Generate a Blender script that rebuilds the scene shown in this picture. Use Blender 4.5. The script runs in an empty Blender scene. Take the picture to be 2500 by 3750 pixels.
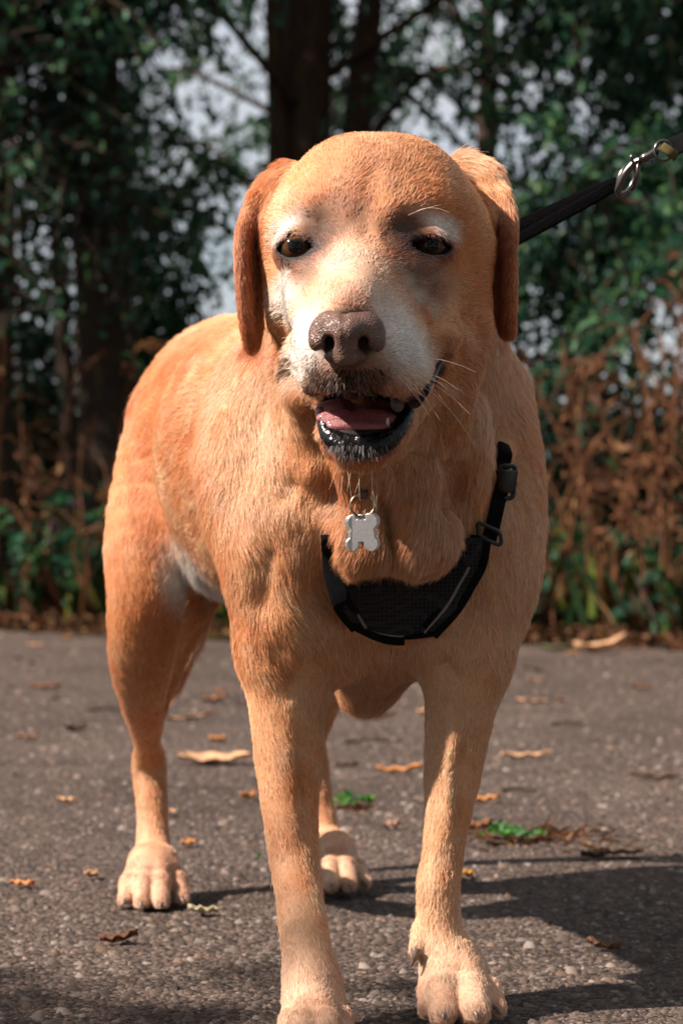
import bpy, math, random, os
import numpy as np
from mathutils import Vector, Matrix
from mathutils.bvhtree import BVHTree

scn = bpy.context.scene
COL = scn.collection
RNG = np.random.default_rng(7)
random.seed(7)
R = math.radians

# ------------------------------------------------------------------ camera
CAM_H = 0.40
FPX = 9726.0                      # focal length in pixels of the 2500 x 3750 photograph
cam_d = bpy.data.cameras.new("camera")
cam_d.sensor_fit = 'VERTICAL'
cam_d.sensor_height = 36.0
cam_d.lens = FPX / 3750.0 * 36.0
cam_d.clip_start = 0.05
cam_d.clip_end = 3000
cam_d.dof.use_dof = True
cam_d.dof.focus_distance = 1.96
cam_d.dof.aperture_fstop = 11.5
cam = bpy.data.objects.new("camera", cam_d)
COL.objects.link(cam)
cam.location = (0, 0, CAM_H)
cam.rotation_euler = (R(90), 0, 0)
scn.camera = cam

# ------------------------------------------------------------------ sky and sun
SUN_AZ, SUN_EL = R(-103), R(44)    # azimuth from +Y clockwise: from the left, a little in front of the dog
world = bpy.data.worlds.new("World")
scn.world = world
world.use_nodes = True
wn = world.node_tree
sky = wn.nodes.new("ShaderNodeTexSky")
sky.sky_type = 'NISHITA'
sky.sun_disc = False
sky.sun_elevation = SUN_EL
sky.sun_rotation = SUN_AZ
sky.air_density = 1.0
sky.dust_density = 1.0
sky.ozone_density = 1.0
bg = wn.nodes["Background"]
bg.inputs["Strength"].default_value = 0.05
# thin broken cloud over the blue
wtc = wn.nodes.new("ShaderNodeTexCoord")
wmp = wn.nodes.new("ShaderNodeMapping"); wmp.inputs["Scale"].default_value = (1, 1, 2.6)
wnz = wn.nodes.new("ShaderNodeTexNoise"); wnz.inputs["Scale"].default_value = 2.3; wnz.inputs["Detail"].default_value = 7; wnz.inputs["Roughness"].default_value = .55
wrp = wn.nodes.new("ShaderNodeValToRGB")
wrp.color_ramp.elements[0].position = .33; wrp.color_ramp.elements[1].position = .50
wmx = wn.nodes.new("ShaderNodeMix"); wmx.data_type = 'RGBA'
wmx.inputs[7].default_value = (6.4, 6.7, 7.2, 1)
wn.links.new(wtc.outputs["Generated"], wmp.inputs["Vector"]); wn.links.new(wmp.outputs[0], wnz.inputs["Vector"])
wn.links.new(wnz.outputs["Fac"], wrp.inputs["Fac"]); wn.links.new(wrp.outputs["Color"], wmx.inputs[0])
wn.links.new(sky.outputs[0], wmx.inputs[6]); wn.links.new(wmx.outputs[2], bg.inputs[0])
sun_d = bpy.data.lights.new("sun", 'SUN')
sun_d.energy = 5.0
sun_d.angle = R(0.6)
sun_d.color = (1.0, 0.89, 0.80)
sun = bpy.data.objects.new("sun", sun_d)
COL.objects.link(sun)
sdir = Vector((math.sin(SUN_AZ) * math.cos(SUN_EL), math.cos(SUN_AZ) * math.cos(SUN_EL), math.sin(SUN_EL)))
sun.location = sdir * 20
sun.rotation_euler = (-sdir).to_track_quat('-Z', 'Y').to_euler()

scn.view_settings.view_transform = 'Standard'
scn.view_settings.look = 'None'
scn.view_settings.exposure = 1.1
scn.view_settings.gamma = 1.0
scn.render.engine = 'CYCLES'
scn.cycles.max_bounces = 6
scn.cycles.diffuse_bounces = 1
scn.cycles.transparent_max_bounces = 6
scn.cycles_curves.shape = 'THICK'
scn.cycles_curves.subdivisions = 2

# ------------------------------------------------------------------ helpers
def at(u, v, d):
    """world point that lies d metres in front of the camera, u/v in pixels of the photograph"""
    return np.array([(u - 1250.0) * d / FPX, d, CAM_H - (v - 1875.0) * d / FPX])

def px(r, d):
    return r * d / FPX

def tag(o, label=None, cat=None, group=None, kind=None):
    if label: o["label"] = label
    if cat: o["category"] = cat
    if group: o["group"] = group
    if kind: o["kind"] = kind
    return o

def link(o, parent=None):
    COL.objects.link(o)
    if parent is not None:
        o.parent = parent
    return o

def np_mesh(name, V, quads=None, tris=None, smooth=True):
    V = np.asarray(V, np.float32)
    me = bpy.data.meshes.new(name)
    parts = []
    starts = []
    n = 0
    for arr, k in ((quads, 4), (tris, 3)):
        if arr is not None and len(arr):
            a = np.asarray(arr, np.int32).reshape(-1, k)
            parts.append(a.ravel())
            starts.append(np.arange(len(a), dtype=np.int32) * k + n)
            n += a.size
    loops = np.concatenate(parts); st = np.concatenate(starts)
    me.vertices.add(len(V)); me.vertices.foreach_set("co", V.ravel())
    me.loops.add(len(loops)); me.loops.foreach_set("vertex_index", loops)
    me.polygons.add(len(st)); me.polygons.foreach_set("loop_start", st)
    me.update(calc_edges=True)
    me.validate()
    if smooth:
        me.polygons.foreach_set("use_smooth", np.ones(len(me.polygons), bool))
    return me

def new_obj(name, me, mat=None, parent=None):
    o = bpy.data.objects.new(name, me)
    if mat is not None:
        me.materials.clear(); me.materials.append(mat)
    return link(o, parent)

def empty(name, loc=(0, 0, 0)):
    o = bpy.data.objects.new(name, None)
    o.empty_display_size = 0.05
    o.location = loc
    return link(o)

def smoothstep(a, b, x):
    t = np.clip((x - a) / (b - a), 0, 1)
    return t * t * (3 - 2 * t)

_lat = np.random.default_rng(3).random((48, 48, 48)).astype(np.float32)
def noise3(P, scale, off=0.0):
    """trilinear value noise in 0..1 on points P (n,3)"""
    q = np.asarray(P, np.float64) * scale + 100.0 + off * 7.31
    i = np.floor(q).astype(int); f = q - i; f = f * f * (3 - 2 * f)
    r = 0
    for a in (0, 1):
        for b in (0, 1):
            for c in (0, 1):
                w = (f[:, 0] if a else 1 - f[:, 0]) * (f[:, 1] if b else 1 - f[:, 1]) * (f[:, 2] if c else 1 - f[:, 2])
                r = r + w * _lat[(i[:, 0] + a) % 48, (i[:, 1] + b) % 48, (i[:, 2] + c) % 48]
    return r

# ---- materials
def mat_new(name):
    m = bpy.data.materials.new(name)
    m.use_nodes = True
    return m, m.node_tree.nodes, m.node_tree.links, m.node_tree.nodes["Principled BSDF"]

def ramp(nodes, stops):
    r = nodes.new("ShaderNodeValToRGB")
    el = r.color_ramp.elements
    el[0].position, el[0].color = stops[0][0], (*stops[0][1], 1)
    el[1].position, el[1].color = stops[-1][0], (*stops[-1][1], 1)
    for p, c in stops[1:-1]:
        e = el.new(p); e.color = (*c, 1)
    return r

def mat_simple(name, col, rough=0.6, metal=0.0, var=0.25, scale=40.0, bump=0.0, bscale=200.0, spec=0.5, coat=0.0, trans=0.0):
    """colour broken up by noise, with optional relief"""
    m, n, l, p = mat_new(name)
    tc = n.new("ShaderNodeTexCoord")
    nz = n.new("ShaderNodeTexNoise"); nz.inputs["Scale"].default_value = scale; nz.inputs["Detail"].default_value = 5
    l.new(tc.outputs["Object"], nz.inputs["Vector"])
    lo = tuple(c * (1 - var) for c in col); hi = tuple(min(1, c * (1 + var)) for c in col)
    r = ramp(n, [(0.3, lo), (0.7, hi)])
    l.new(nz.outputs["Fac"], r.inputs["Fac"]); l.new(r.outputs["Color"], p.inputs["Base Color"])
    p.inputs["Roughness"].default_value = rough
    p.inputs["Metallic"].default_value = metal
    p.inputs["Specular IOR Level"].default_value = spec
    p.inputs["Coat Weight"].default_value = coat
    p.inputs["Coat Roughness"].default_value = 0.15
    if trans > 0:
        p.inputs["Subsurface Weight"].default_value = trans
        p.inputs["Subsurface Radius"].default_value = (0.006, 0.003, 0.002)
        p.inputs["Subsurface Scale"].default_value = 1.0
    if bump > 0:
        nb = n.new("ShaderNodeTexNoise"); nb.inputs["Scale"].default_value = bscale; nb.inputs["Detail"].default_value = 3
        l.new(tc.outputs["Object"], nb.inputs["Vector"])
        b = n.new("ShaderNodeBump"); b.inputs["Strength"].default_value = bump; b.inputs["Distance"].default_value = 0.004
        l.new(nb.outputs["Fac"], b.inputs["Height"]); l.new(b.outputs["Normal"], p.inputs["Normal"])
    return m

# ---- implicit surfaces: tapered capsules and ellipsoids melted together, then meshed
def axis_steps(*seg):
    """grid line positions from (start, end, step) runs"""
    return np.concatenate([np.arange(a, b - 1e-9, h) for a, b, h in seg]).astype(np.float64)

def axis_graded(lo, hi, flo, fhi, fine, coarse):
    a = np.arange(lo, flo, coarse); b = np.arange(flo, fhi, fine); c = np.arange(fhi, hi + coarse, coarse)
    return np.concatenate([a, b, c]).astype(np.float64)

class Field:
    def __init__(self, xs, ys, zs):
        self.xs, self.ys, self.zs = xs, ys, zs
        self.F = np.full((len(xs), len(ys), len(zs)), 0.3, np.float32)
        self.prims = []
    def _box(self, lo, hi):
        s = []
        for ax, a, b in zip((self.xs, self.ys, self.zs), lo, hi):
            i = int(np.searchsorted(ax, a)); j = int(np.searchsorted(ax, b))
            s.append(slice(max(i - 1, 0), min(j + 1, len(ax))))
        return tuple(s)
    def _grid(self, s):
        return (self.xs[s[0]][:, None, None], self.ys[s[1]][None, :, None], self.zs[s[2]][None, None, :])
    @staticmethod
    def d_cap(X, Y, Z, a, b, ra, rb, sq):
        # sq: squash factors (x, y, z), distances measured in the squashed space
        ax, ay, az = a; dx, dy, dz = (b - a) / sq
        px_, py_, pz_ = (X - ax) / sq[0], (Y - ay) / sq[1], (Z - az) / sq[2]
        L2 = dx * dx + dy * dy + dz * dz + 1e-12
        t = np.clip((px_ * dx + py_ * dy + pz_ * dz) / L2, 0, 1)
        t2 = t
        r = ra + (rb - ra) * t2
        return np.sqrt((px_ - t * dx) ** 2 + (py_ - t * dy) ** 2 + (pz_ - t * dz) ** 2) - r
    def cap(self, a, b, ra, rb, k=0.012, sq=(1, 1, 1), flow=None, length=None, op='add', w=1.0):
        a = np.asarray(a, float); b = np.asarray(b, float); sq = np.asarray(sq, float)
        m = max(ra, rb) * sq + k + 0.012
        lo = np.minimum(a, b) - m; hi = np.maximum(a, b) + m
        s = self._box(lo, hi)
        if any(q.stop <= q.start for q in s):
            return
        X, Y, Z = self._grid(s)
        d = self.d_cap(X, Y, Z, a, b, ra, rb, sq).astype(np.float32)
        G = self.F[s]
        if op == 'add':
            h = np.maximum(k - np.abs(G - d), 0) / k
            self.F[s] = np.minimum(G, d) - h * h * k * 0.25
            if flow is None:
                flow = (b - a)
            flow = np.asarray(flow, float); nn = np.linalg.norm(flow)
            if nn > 1e-6:
                self.prims.append((a, b, ra, rb, sq, flow / nn, length if length else 0.014, w))
        else:
            d = -d
            h = np.maximum(k - np.abs(G - d), 0) / k
            self.F[s] = np.maximum(G, d) + h * h * k * 0.25
    def path(self, pts, k=0.012, sq=(1, 1, 1), flow=None, length=None, w=1.0, sub=5):
        """a limb: one smooth swept shape through (x, y, z, radius) points"""
        P = catmull(pts, sub)
        sq = np.asarray(sq, float)
        m = P[:, 3].max() * sq + k + 0.012
        s = self._box(P[:, :3].min(0) - m, P[:, :3].max(0) + m)
        X, Y, Z = self._grid(s)
        d = None
        for a, b in zip(P[:-1], P[1:]):
            q = self.d_cap(X, Y, Z, a[:3], b[:3], a[3], b[3], sq).astype(np.float32)
            d = q if d is None else np.minimum(d, q)
            f = b[:3] - a[:3] if flow is None else np.asarray(flow, float)
            self.prims.append((a[:3], b[:3], a[3], b[3], sq, f / np.linalg.norm(f), length or .014, w / sub))
        G = self.F[s]
        h = np.maximum(k - np.abs(G - d), 0) / k
        self.F[s] = np.minimum(G, d) - h * h * k * 0.25
    def mesh(self):
        F = self.F; xs, ys, zs = self.xs, self.ys, self.zs
        ins = F < 0
        c = ins[:-1, :-1, :-1].astype(np.uint8)
        cnt = np.zeros_like(c)
        for i in (0, 1):
            for j in (0, 1):
                for k in (0, 1):
                    cnt += ins[i:F.shape[0] - 1 + i, j:F.shape[1] - 1 + j, k:F.shape[2] - 1 + k]
        act = (cnt > 0) & (cnt < 8)
        I, J, K = np.nonzero(act)
        idx = np.full(act.shape, -1, np.int32); idx[I, J, K] = np.arange(len(I))
        acc = np.zeros((len(I), 3)); num = np.zeros(len(I))
        def corner(i, j, k):
            return np.stack([xs[I + i], ys[J + j], zs[K + k]], 1), F[I + i, J + j, K + k].astype(np.float64)
        cr = {(i, j, k): corner(i, j, k) for i in (0, 1) for j in (0, 1) for k in (0, 1)}
        for (a, va) in list(cr.items()):
            for ax in range(3):
                if a[ax] == 0:
                    b = list(a); b[ax] = 1; vb = cr[tuple(b)]
                    m = (va[1] < 0) != (vb[1] < 0)
                    t = np.where(m, va[1] / np.where(m, va[1] - vb[1], 1), 0)
                    p = va[0] + (vb[0] - va[0]) * t[:, None]
                    acc[m] += p[m]; num[m] += 1
        V = acc / num[:, None]
        quads = []
        n = act.shape
        # edges along each axis
        for ax in range(3):
            sl = [slice(1, n[0]), slice(1, n[1]), slice(1, n[2])]
            sl[ax] = slice(0, n[ax])
            A = ins[tuple(sl)]
            sl2 = list(sl); sl2[ax] = slice(1, n[ax] + 1)
            B = ins[tuple(sl2)]
            ch = np.argwhere(A != B)
            if not len(ch): continue
            flip = A[tuple(ch.T)]
            off = np.array([1, 1, 1]); off[ax] = 0
            e = ch + off
            u, v = [(1, 2), (2, 0), (0, 1)][ax]
            def cell(du, dv):
                q = e.copy(); q[:, u] -= du; q[:, v] -= dv
                return idx[q[:, 0], q[:, 1], q[:, 2]]
            q = np.stack([cell(1, 1), cell(0, 1), cell(0, 0), cell(1, 0)], 1)
            q[~flip] = q[~flip][:, ::-1]
            quads.append(q)
        Q = np.concatenate(quads)
        Q = Q[(Q >= 0).all(1)]
        return V, Q

def relax(V, Q, it=2, lam=0.5):
    E = np.concatenate([Q[:, [0, 1]], Q[:, [1, 2]], Q[:, [2, 3]], Q[:, [3, 0]]])
    E = np.concatenate([E, E[:, ::-1]])
    n = len(V)
    deg = np.bincount(E[:, 0], minlength=n).astype(float); deg[deg == 0] = 1
    for s in range(it):
        for l in (lam, -lam * 1.04):
            M = np.stack([np.bincount(E[:, 0], weights=V[E[:, 1], c], minlength=n) for c in range(3)], 1) / deg[:, None]
            V = V + l * (M - V)
    return V

def vnormals(V, T):
    n = np.cross(V[T[:, 1]] - V[T[:, 0]], V[T[:, 2]] - V[T[:, 0]])
    N = np.stack([sum(np.bincount(T[:, k], weights=n[:, c], minlength=len(V)) for k in range(3)) for c in range(3)], 1)
    return N / (np.linalg.norm(N, axis=1, keepdims=True) + 1e-12)

def tri(Q):
    return np.concatenate([Q[:, [0, 1, 2]], Q[:, [0, 2, 3]]])

def tube(name, pts, radii, mat, parent=None, seg=8, closed=False, flat=None, up=None, caps=True):
    """swept tube; flat=(w,h) half sizes gives a strap with rounded edges"""
    P = np.asarray(pts, float); n = len(P)
    radii = np.broadcast_to(np.asarray(radii, float), (n,)) if radii is not None else np.ones(n)
    T = np.roll(P, -1, 0) - np.roll(P, 1, 0) if closed else np.gradient(P, axis=0)
    T /= np.linalg.norm(T, axis=1, keepdims=True) + 1e-12
    V = []
    if up is None:
        u = np.array([0.0, 0, 1.0]) if abs(T[0, 2]) < 0.9 else np.array([1.0, 0, 0])
    for i in range(n):
        if up is not None:
            u = np.asarray(up[i] if np.ndim(up) > 1 else up, float)
        s = np.cross(T[i], u); s /= np.linalg.norm(s) + 1e-12
        w = np.cross(s, T[i])
        if up is None: u = w
        for k in range(seg):
            a = 2 * math.pi * (k + 0.5) / seg
            ca, sa = math.cos(a), math.sin(a)
            if flat is not None:
                q = 4.0
                ca = math.copysign(abs(ca) ** (2 / q), ca); sa = math.copysign(abs(sa) ** (2 / q), sa)
                V.append(P[i] + s * ca * flat[0] * radii[i] + w * sa * flat[1])
            else:
                V.append(P[i] + (s * ca + w * sa) * radii[i])
    Q = []
    m = n if closed else n - 1
    for i in range(m):
        j = (i + 1) % n
        for k in range(seg):
            k2 = (k + 1) % seg
            Q.append((i * seg + k, i * seg + k2, j * seg + k2, j * seg + k))
    T3 = []
    if not closed and caps:
        for base, rev in ((0, True), ((n - 1) * seg, False)):
            c = len(V); V.append(P[0] if base == 0 else P[-1])
            for k in range(seg):
                a, b = base + k, base + (k + 1) % seg
                T3.append((c, b, a) if rev else (c, a, b))
    me = np_mesh(name, V, Q, T3)
    return new_obj(name, me, mat, parent)

def catmull(P, n):
    P = np.asarray(P, float)
    Q = np.vstack([2 * P[0] - P[1], P, 2 * P[-1] - P[-2]])
    out = []
    for i in range(len(P) - 1):
        a, b, c, d = Q[i:i + 4]
        for t in np.linspace(0, 1, n, endpoint=False):
            out.append(0.5 * (2 * b + (c - a) * t + (2 * a - 5 * b + 4 * c - d) * t * t + (3 * b - a - 3 * c + d) * t ** 3))
    out.append(P[-1])
    return np.array(out)
# ------------------------------------------------------------------ the dog
xs = axis_steps((-.34, -.235, .005), (-.235, -.095, .0028), (-.095, .145, .0021), (.145, .325, .005))
ys = axis_steps((1.84, 1.855, .005), (1.855, 2.09, .0021), (2.09, 2.62, .0055), (2.62, 2.80, .0038), (2.80, 3.06, .0058))
zs = axis_steps((-.01, .062, .0027), (.062, .425, .0052), (.425, .685, .0021), (.685, .705, .005))
D = Field(xs, ys, zs)

def C(p, q, k=0.012, **kw):
    D.cap(at(*p[:3]), at(*q[:3]), px(p[3], p[2]), px(q[3], q[2]), k=k, **kw)

def chain(pts, k=0.012, **kw):
    D.path([np.append(at(*p[:3]), px(p[3], p[2])) for p in pts], k, **kw)

def ball(u, v, d, r, sq=(1, 1, 1), k=0.012, **kw):
    a = at(u, v, d)
    D.cap(a, a + np.array([0, 1e-5, 0]), px(r, d), px(r, d), k=k, sq=sq, **kw)

BACKF = (-0.2, 1.0, -0.35)
DOWN = (0, 0.12, -1)
# trunk
C((1350, 1800, 2.27, 500), (1090, 1650, 2.5, 470), .05, flow=(-.25, 1, -.55), length=.024)
C((1090, 1650, 2.5, 470), (885, 1530, 2.72, 375), .05, flow=(-.25, 1, -.5), length=.022)
C((1330, 2000, 2.35, 380), (1000, 1850, 2.55, 290), .06, flow=(-.1, .6, -.8), length=.026)
C((960, 1960, 2.50, 130), (800, 1990, 2.60, 120), .05, flow=(-.35, .2, -.9), length=.04)       # flank fold
# neck
C((1400, 1000, 2.18, 380), (1380, 1400, 2.22, 430), .04, flow=(0, .35, -1), length=.022)
C((1380, 1400, 2.22, 430), (1350, 1750, 2.25, 500), .05, flow=(0, .1, -1), length=.026)
# shoulders and front legs
chain([(960, 1480, 2.24, 200), (895, 1750, 2.18, 180), (960, 2100, 2.15, 150), (1020, 2380, 2.15, 140)], .04, flow=(.05, .25, -1), length=.02)
chain([(1020, 2380, 2.15, 140), (1040, 2560, 2.15, 132), (1052, 2760, 2.145, 118), (1062, 2950, 2.14, 104), (1078, 3150, 2.13, 90),
       (1096, 3290, 2.11, 86), (1118, 3440, 2.085, 90), (1138, 3600, 2.06, 95)], .018, length=.011)
C((1090, 2500, 2.19, 110), (1085, 2800, 2.17, 70), .03, length=.012)                      # back of the forearm
chain([(1740, 1480, 2.27, 200), (1800, 1800, 2.22, 185), (1790, 2100, 2.19, 190), (1715, 2400, 2.17, 150)], .04, flow=(-.05, .25, -1), length=.02)
chain([(1715, 2400, 2.17, 150), (1685, 2600, 2.16, 125), (1660, 2800, 2.155, 102), (1640, 2980, 2.15, 88), (1618, 3140, 2.145, 76),
       (1606, 3240, 2.14, 80), (1610, 3400, 2.135, 80), (1640, 3540, 2.125, 92)], .018, length=.011)
C((1690, 2500, 2.20, 110), (1650, 2850, 2.18, 62), .03, length=.012)
# chest, dewlap, brisket
C((1340, 1900, 2.17, 330), (1365, 2170, 2.19, 245), .05, flow=DOWN, length=.028)
C((1375, 2200, 2.20, 215), (1330, 2520, 2.25, 88), .03, flow=(-.05, .25, -1), length=.022)
C((1470, 2250, 2.20, 130), (1370, 2470, 2.25, 90), .03, flow=(-.05, .25, -1), length=.022)
C((1075, 1900, 2.14, 150), (1065, 2220, 2.135, 115), .025, flow=(.25, .1, -1), length=.026)
C((1170, 1750, 2.13, 120), (1020, 2000, 2.14, 120), .03, flow=(.1, .1, -1), length=.026)
C((1110, 2330, 2.15, 95), (1180, 2380, 2.17, 90), .03, flow=(.3, .1, -1), length=.026)
C((1700, 1950, 2.16, 140), (1640, 2300, 2.165, 120), .025, flow=(-.15, .1, -1), length=.026)
C((1300, 1640, 2.09, 115), (1315, 1990, 2.080, 95), .028, flow=(-.05, -.06, -1), length=.028, w=1.6)
C((1500, 1640, 2.10, 140), (1535, 1965, 2.090, 135), .028, flow=(.05, -.06, -1), length=.028, w=1.6)
C((1640, 1560, 2.12, 150), (1690, 1800, 2.14, 120), .02, flow=(.1, .0, -1), length=.028)
C((1120, 1330, 2.12, 130), (1110, 1650, 2.13, 110), .02, flow=(.05, 0, -1), length=.028)
# hind leg on the lit side
chain([(745, 1640, 2.70, 300), (560, 1960, 2.62, 175), (535, 2200, 2.60, 140), (520, 2400, 2.63, 120), (522, 2570, 2.70, 80),
       (541, 2715, 2.78, 47), (546, 2800, 2.82, 62), (557, 2940, 2.81, 56), (562, 3080, 2.79, 58), (562, 3180, 2.76, 78)], .025, length=.014)
C((790, 1700, 2.80, 250), (640, 2180, 2.78, 135), .04, length=.02)
C((640, 2180, 2.78, 135), (565, 2560, 2.78, 60), .03, length=.016)
# far hind leg
chain([(1010, 1640, 2.80, 290), (1180, 2150, 2.70, 170), (1200, 2350, 2.70, 130), (1185, 2520, 2.76, 80), (1145, 2700, 2.86, 50),
       (1140, 2780, 2.90, 60), (1165, 2950, 2.89, 56), (1195, 3080, 2.87, 58), (1215, 3150, 2.85, 75)], .025, length=.014)
C((1000, 1750, 2.86, 230), (1130, 2400, 2.86, 90), .04, length=.016)
# tail
chain([(900, 1420, 2.95, 110), (830, 1700, 3.0, 80), (760, 2050, 3.0, 62), (700, 2300, 2.98, 52), (655, 2450, 2.96, 36), (632, 2510, 2.95, 22)], .03, length=.045)
# paws: toes side by side
def paw(toes):
    mids = []
    for (u0, v0, d0, r0, u1, v1, d1, r1) in toes:
        mids.append((u0 * .45 + u1 * .55, min(v0, v1) * .55 + max(v0, v1) * .45 - 12, d0 * .45 + d1 * .55, r0 * 1.02))
    for (u0, v0, d0, r0, u1, v1, d1, r1), m_ in zip(toes, mids):
        C((u0 * .6 + np.mean([t[0] for t in toes]) * .4, v0 - 50, d0 + .006, r0 * .95), (u0, m_[1] - 45, m_[2] + .012, r0 * .8), .014, length=.008)
    for (u0, v0, d0, r0, u1, v1, d1, r1), m_ in zip(toes, mids):
        C((u0, v0, d0, r0 * .85), m_, .0050, length=.011)
        C(m_, (u1, v1, d1, r1), .0030, length=.010)
TOES_HL = [(492, 3200, 2.755, 36, 462, 3292, 2.70, 31), (530, 3190, 2.745, 38, 521, 3303, 2.68, 32),
           (590, 3190, 2.745, 38, 590, 3305, 2.68, 32), (630, 3200, 2.755, 36, 666, 3288, 2.705, 31)]
TOES_HR = [(1165, 3130, 2.86, 34, 1150, 3228, 2.79, 29), (1205, 3135, 2.845, 36, 1212, 3240, 2.765, 30),
           (1248, 3135, 2.845, 36, 1278, 3238, 2.77, 30), (1272, 3150, 2.85, 34, 1330, 3228, 2.80, 28)]
TOES_FR = [(1590, 3590, 2.135, 50, 1572, 3690, 2.09, 44), (1628, 3575, 2.12, 60, 1622, 3706, 2.07, 56),
           (1714, 3578, 2.12, 62, 1736, 3702, 2.07, 58), (1745, 3595, 2.135, 52, 1808, 3685, 2.09, 44)]
TOES_FL = [(1090, 3710, 2.06, 54, 1068, 3800, 2.015, 46), (1120, 3700, 2.05, 58, 1112, 3835, 1.98, 50),
           (1180, 3700, 2.05, 58, 1195, 3833, 1.98, 50), (1210, 3710, 2.06, 54, 1255, 3795, 2.02, 44)]
for t in (TOES_HL, TOES_HR, TOES_FR, TOES_FL):
    paw(t)
C((1150, 3600, 2.075, 92), (1152, 3730, 2.06, 84), .015, length=.006)
C((1650, 3520, 2.14, 90), (1685, 3610, 2.135, 80), .015, length=.009)
C((562, 3180, 2.77, 75), (565, 3235, 2.755, 62), .015, length=.009)
C((1215, 3140, 2.86, 70), (1225, 3180, 2.845, 60), .015, length=.009)
C((1535, 3400, 2.135, 30), (1522, 3480, 2.12, 26), .008, length=.009)      # dew claw pad

# ---- head
NOSE = at(1270, 1230, 1.87)
FACE = 'face'
def H(p, q, k=0.012, length=.006, **kw):
    mid = (at(*p[:3]) + at(*q[:3])) / 2
    C(p, q, k, flow=mid - NOSE + np.array([0, .02, 0]), length=length, **kw)
def hb(u, v, d, r, sq=(1, 1, 1), k=.012, length=.006, **kw):
    ball(u, v, d, r, sq, k, flow=at(u, v, d) - NOSE + np.array([0, .02, 0]), length=length, **kw)
hb(1376, 822, 2.085, 305, (1.27, 1.3, 1.0), .02, .008)                    # cranium
H((1372, 690, 2.050, 160), (1345, 890, 2.025, 135), .03, .007)              # forehead to stop
H((1255, 668, 2.055, 112), (1185, 770, 2.035, 105), .03, .007)
H((1510, 668, 2.06, 112), (1560, 770, 2.04, 105), .03, .007)
hb(1130, 800, 2.028, 76, k=.016)                                           # brows
hb(1570, 795, 2.033, 82, k=.016)
H((1098, 930, 2.06, 122), (1100, 1150, 2.05, 132), .035, .009)              # cheeks
H((1628, 940, 2.065, 155), (1640, 1180, 2.05, 155), .035, .010)
H((1332, 930, 2.006, 112), (1278, 1150, 1.908, 102), .03, .005)            # bridge of the muzzle
H((1165, 1040, 2.0, 115), (1180, 1290, 1.93, 95), .035, .005)               # sides of the muzzle
H((1495, 1050, 2.005, 130), (1430, 1300, 1.94, 110), .035, .005)
hb(1185, 1335, 1.925, 108, k=.012, length=.005)                            # flews
hb(1405, 1345, 1.93, 118, k=.012, length=.005)
hb(1275, 1365, 1.91, 78, k=.012, length=.006)
H((1450, 1380, 1.945, 85), (1490, 1395, 1.955, 72), .014, .006)
H((1490, 1390, 1.957, 66), (1600, 1260, 2.01, 66), .02, .007)              # lip line to the corner
hb(1640, 1232, 2.004, 58, k=.03, length=.008)
H((1140, 1390, 1.955, 60), (1110, 1290, 2.0, 80), .02, .007)
# lower jaw and throat
ball(1325, 1590, 1.965, 92, (1.5, 1.1, 1.0), .012, flow=(0, .3, -1), length=.007)
C((1320, 1600, 1.97, 100), (1370, 1560, 2.07, 170), .025, flow=(0, .6, -.8), length=.012)
C((1205, 1530, 1.97, 40), (1160, 1440, 2.03, 70), .015, flow=(0, .6, -.8), length=.01)
C((1465, 1530, 1.975, 48), (1590, 1370, 2.035, 80), .02, flow=(.2, .6, -.8), length=.012)
C((1600, 1340, 2.05, 150), (1560, 1560, 2.09, 150), .03, flow=(0, .3, -1), length=.02)
C((1150, 1400, 2.06, 120), (1220, 1600, 2.09, 130), .03, flow=(0, .3, -1), length=.02)
C((1370, 1610, 2.06, 150), (1400, 1760, 2.12, 200), .03, flow=(0, .2, -1), length=.024)
# ears (flat, long in depth)
def ear(base, front, back, r0, r1):
    chain(base, .02, sq=(1, 1.3, 1), length=.026, w=2.0)
    Fp = catmull([at(*q) for q in front], 7); Bp = catmull([at(*q) for q in back], 7)
    n_ = len(Fp)
    for i in range(n_):
        t = i / (n_ - 1); r = r0 * (1 - t) + r1 * t
        f = Fp[min(i + 1, n_ - 1)] - Fp[max(i - 1, 0)] + np.array([0, 0, -1e-4])
        D.cap(Fp[i], Bp[i], r * .8, r, k=.006, flow=f, length=.007, w=.5)
ear([(1055, 664, 2.115, 72), (975, 715, 2.103, 58), (932, 820, 2.082, 32)],
    [(938, 720, 2.085), (898, 810, 2.062), (880, 910, 2.046), (884, 1050, 2.038), (896, 1180, 2.038), (915, 1278, 2.048)],
    [(1040, 690, 2.12), (1005, 790, 2.118), (975, 900, 2.115), (955, 1040, 2.105), (948, 1180, 2.09), (928, 1274, 2.072)], .0052, .0026)
ear([(1700, 640, 2.125, 78), (1785, 668, 2.112, 66), (1835, 790, 2.092, 34)],
    [(1828, 690, 2.095), (1862, 780, 2.08), (1873, 880, 2.068), (1874, 1030, 2.062), (1872, 1150, 2.062), (1866, 1226, 2.068)],
    [(1720, 680, 2.13), (1758, 790, 2.128), (1792, 900, 2.12), (1820, 1030, 2.11), (1828, 1150, 2.098), (1854, 1220, 2.078)], .0052, .0026)
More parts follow.
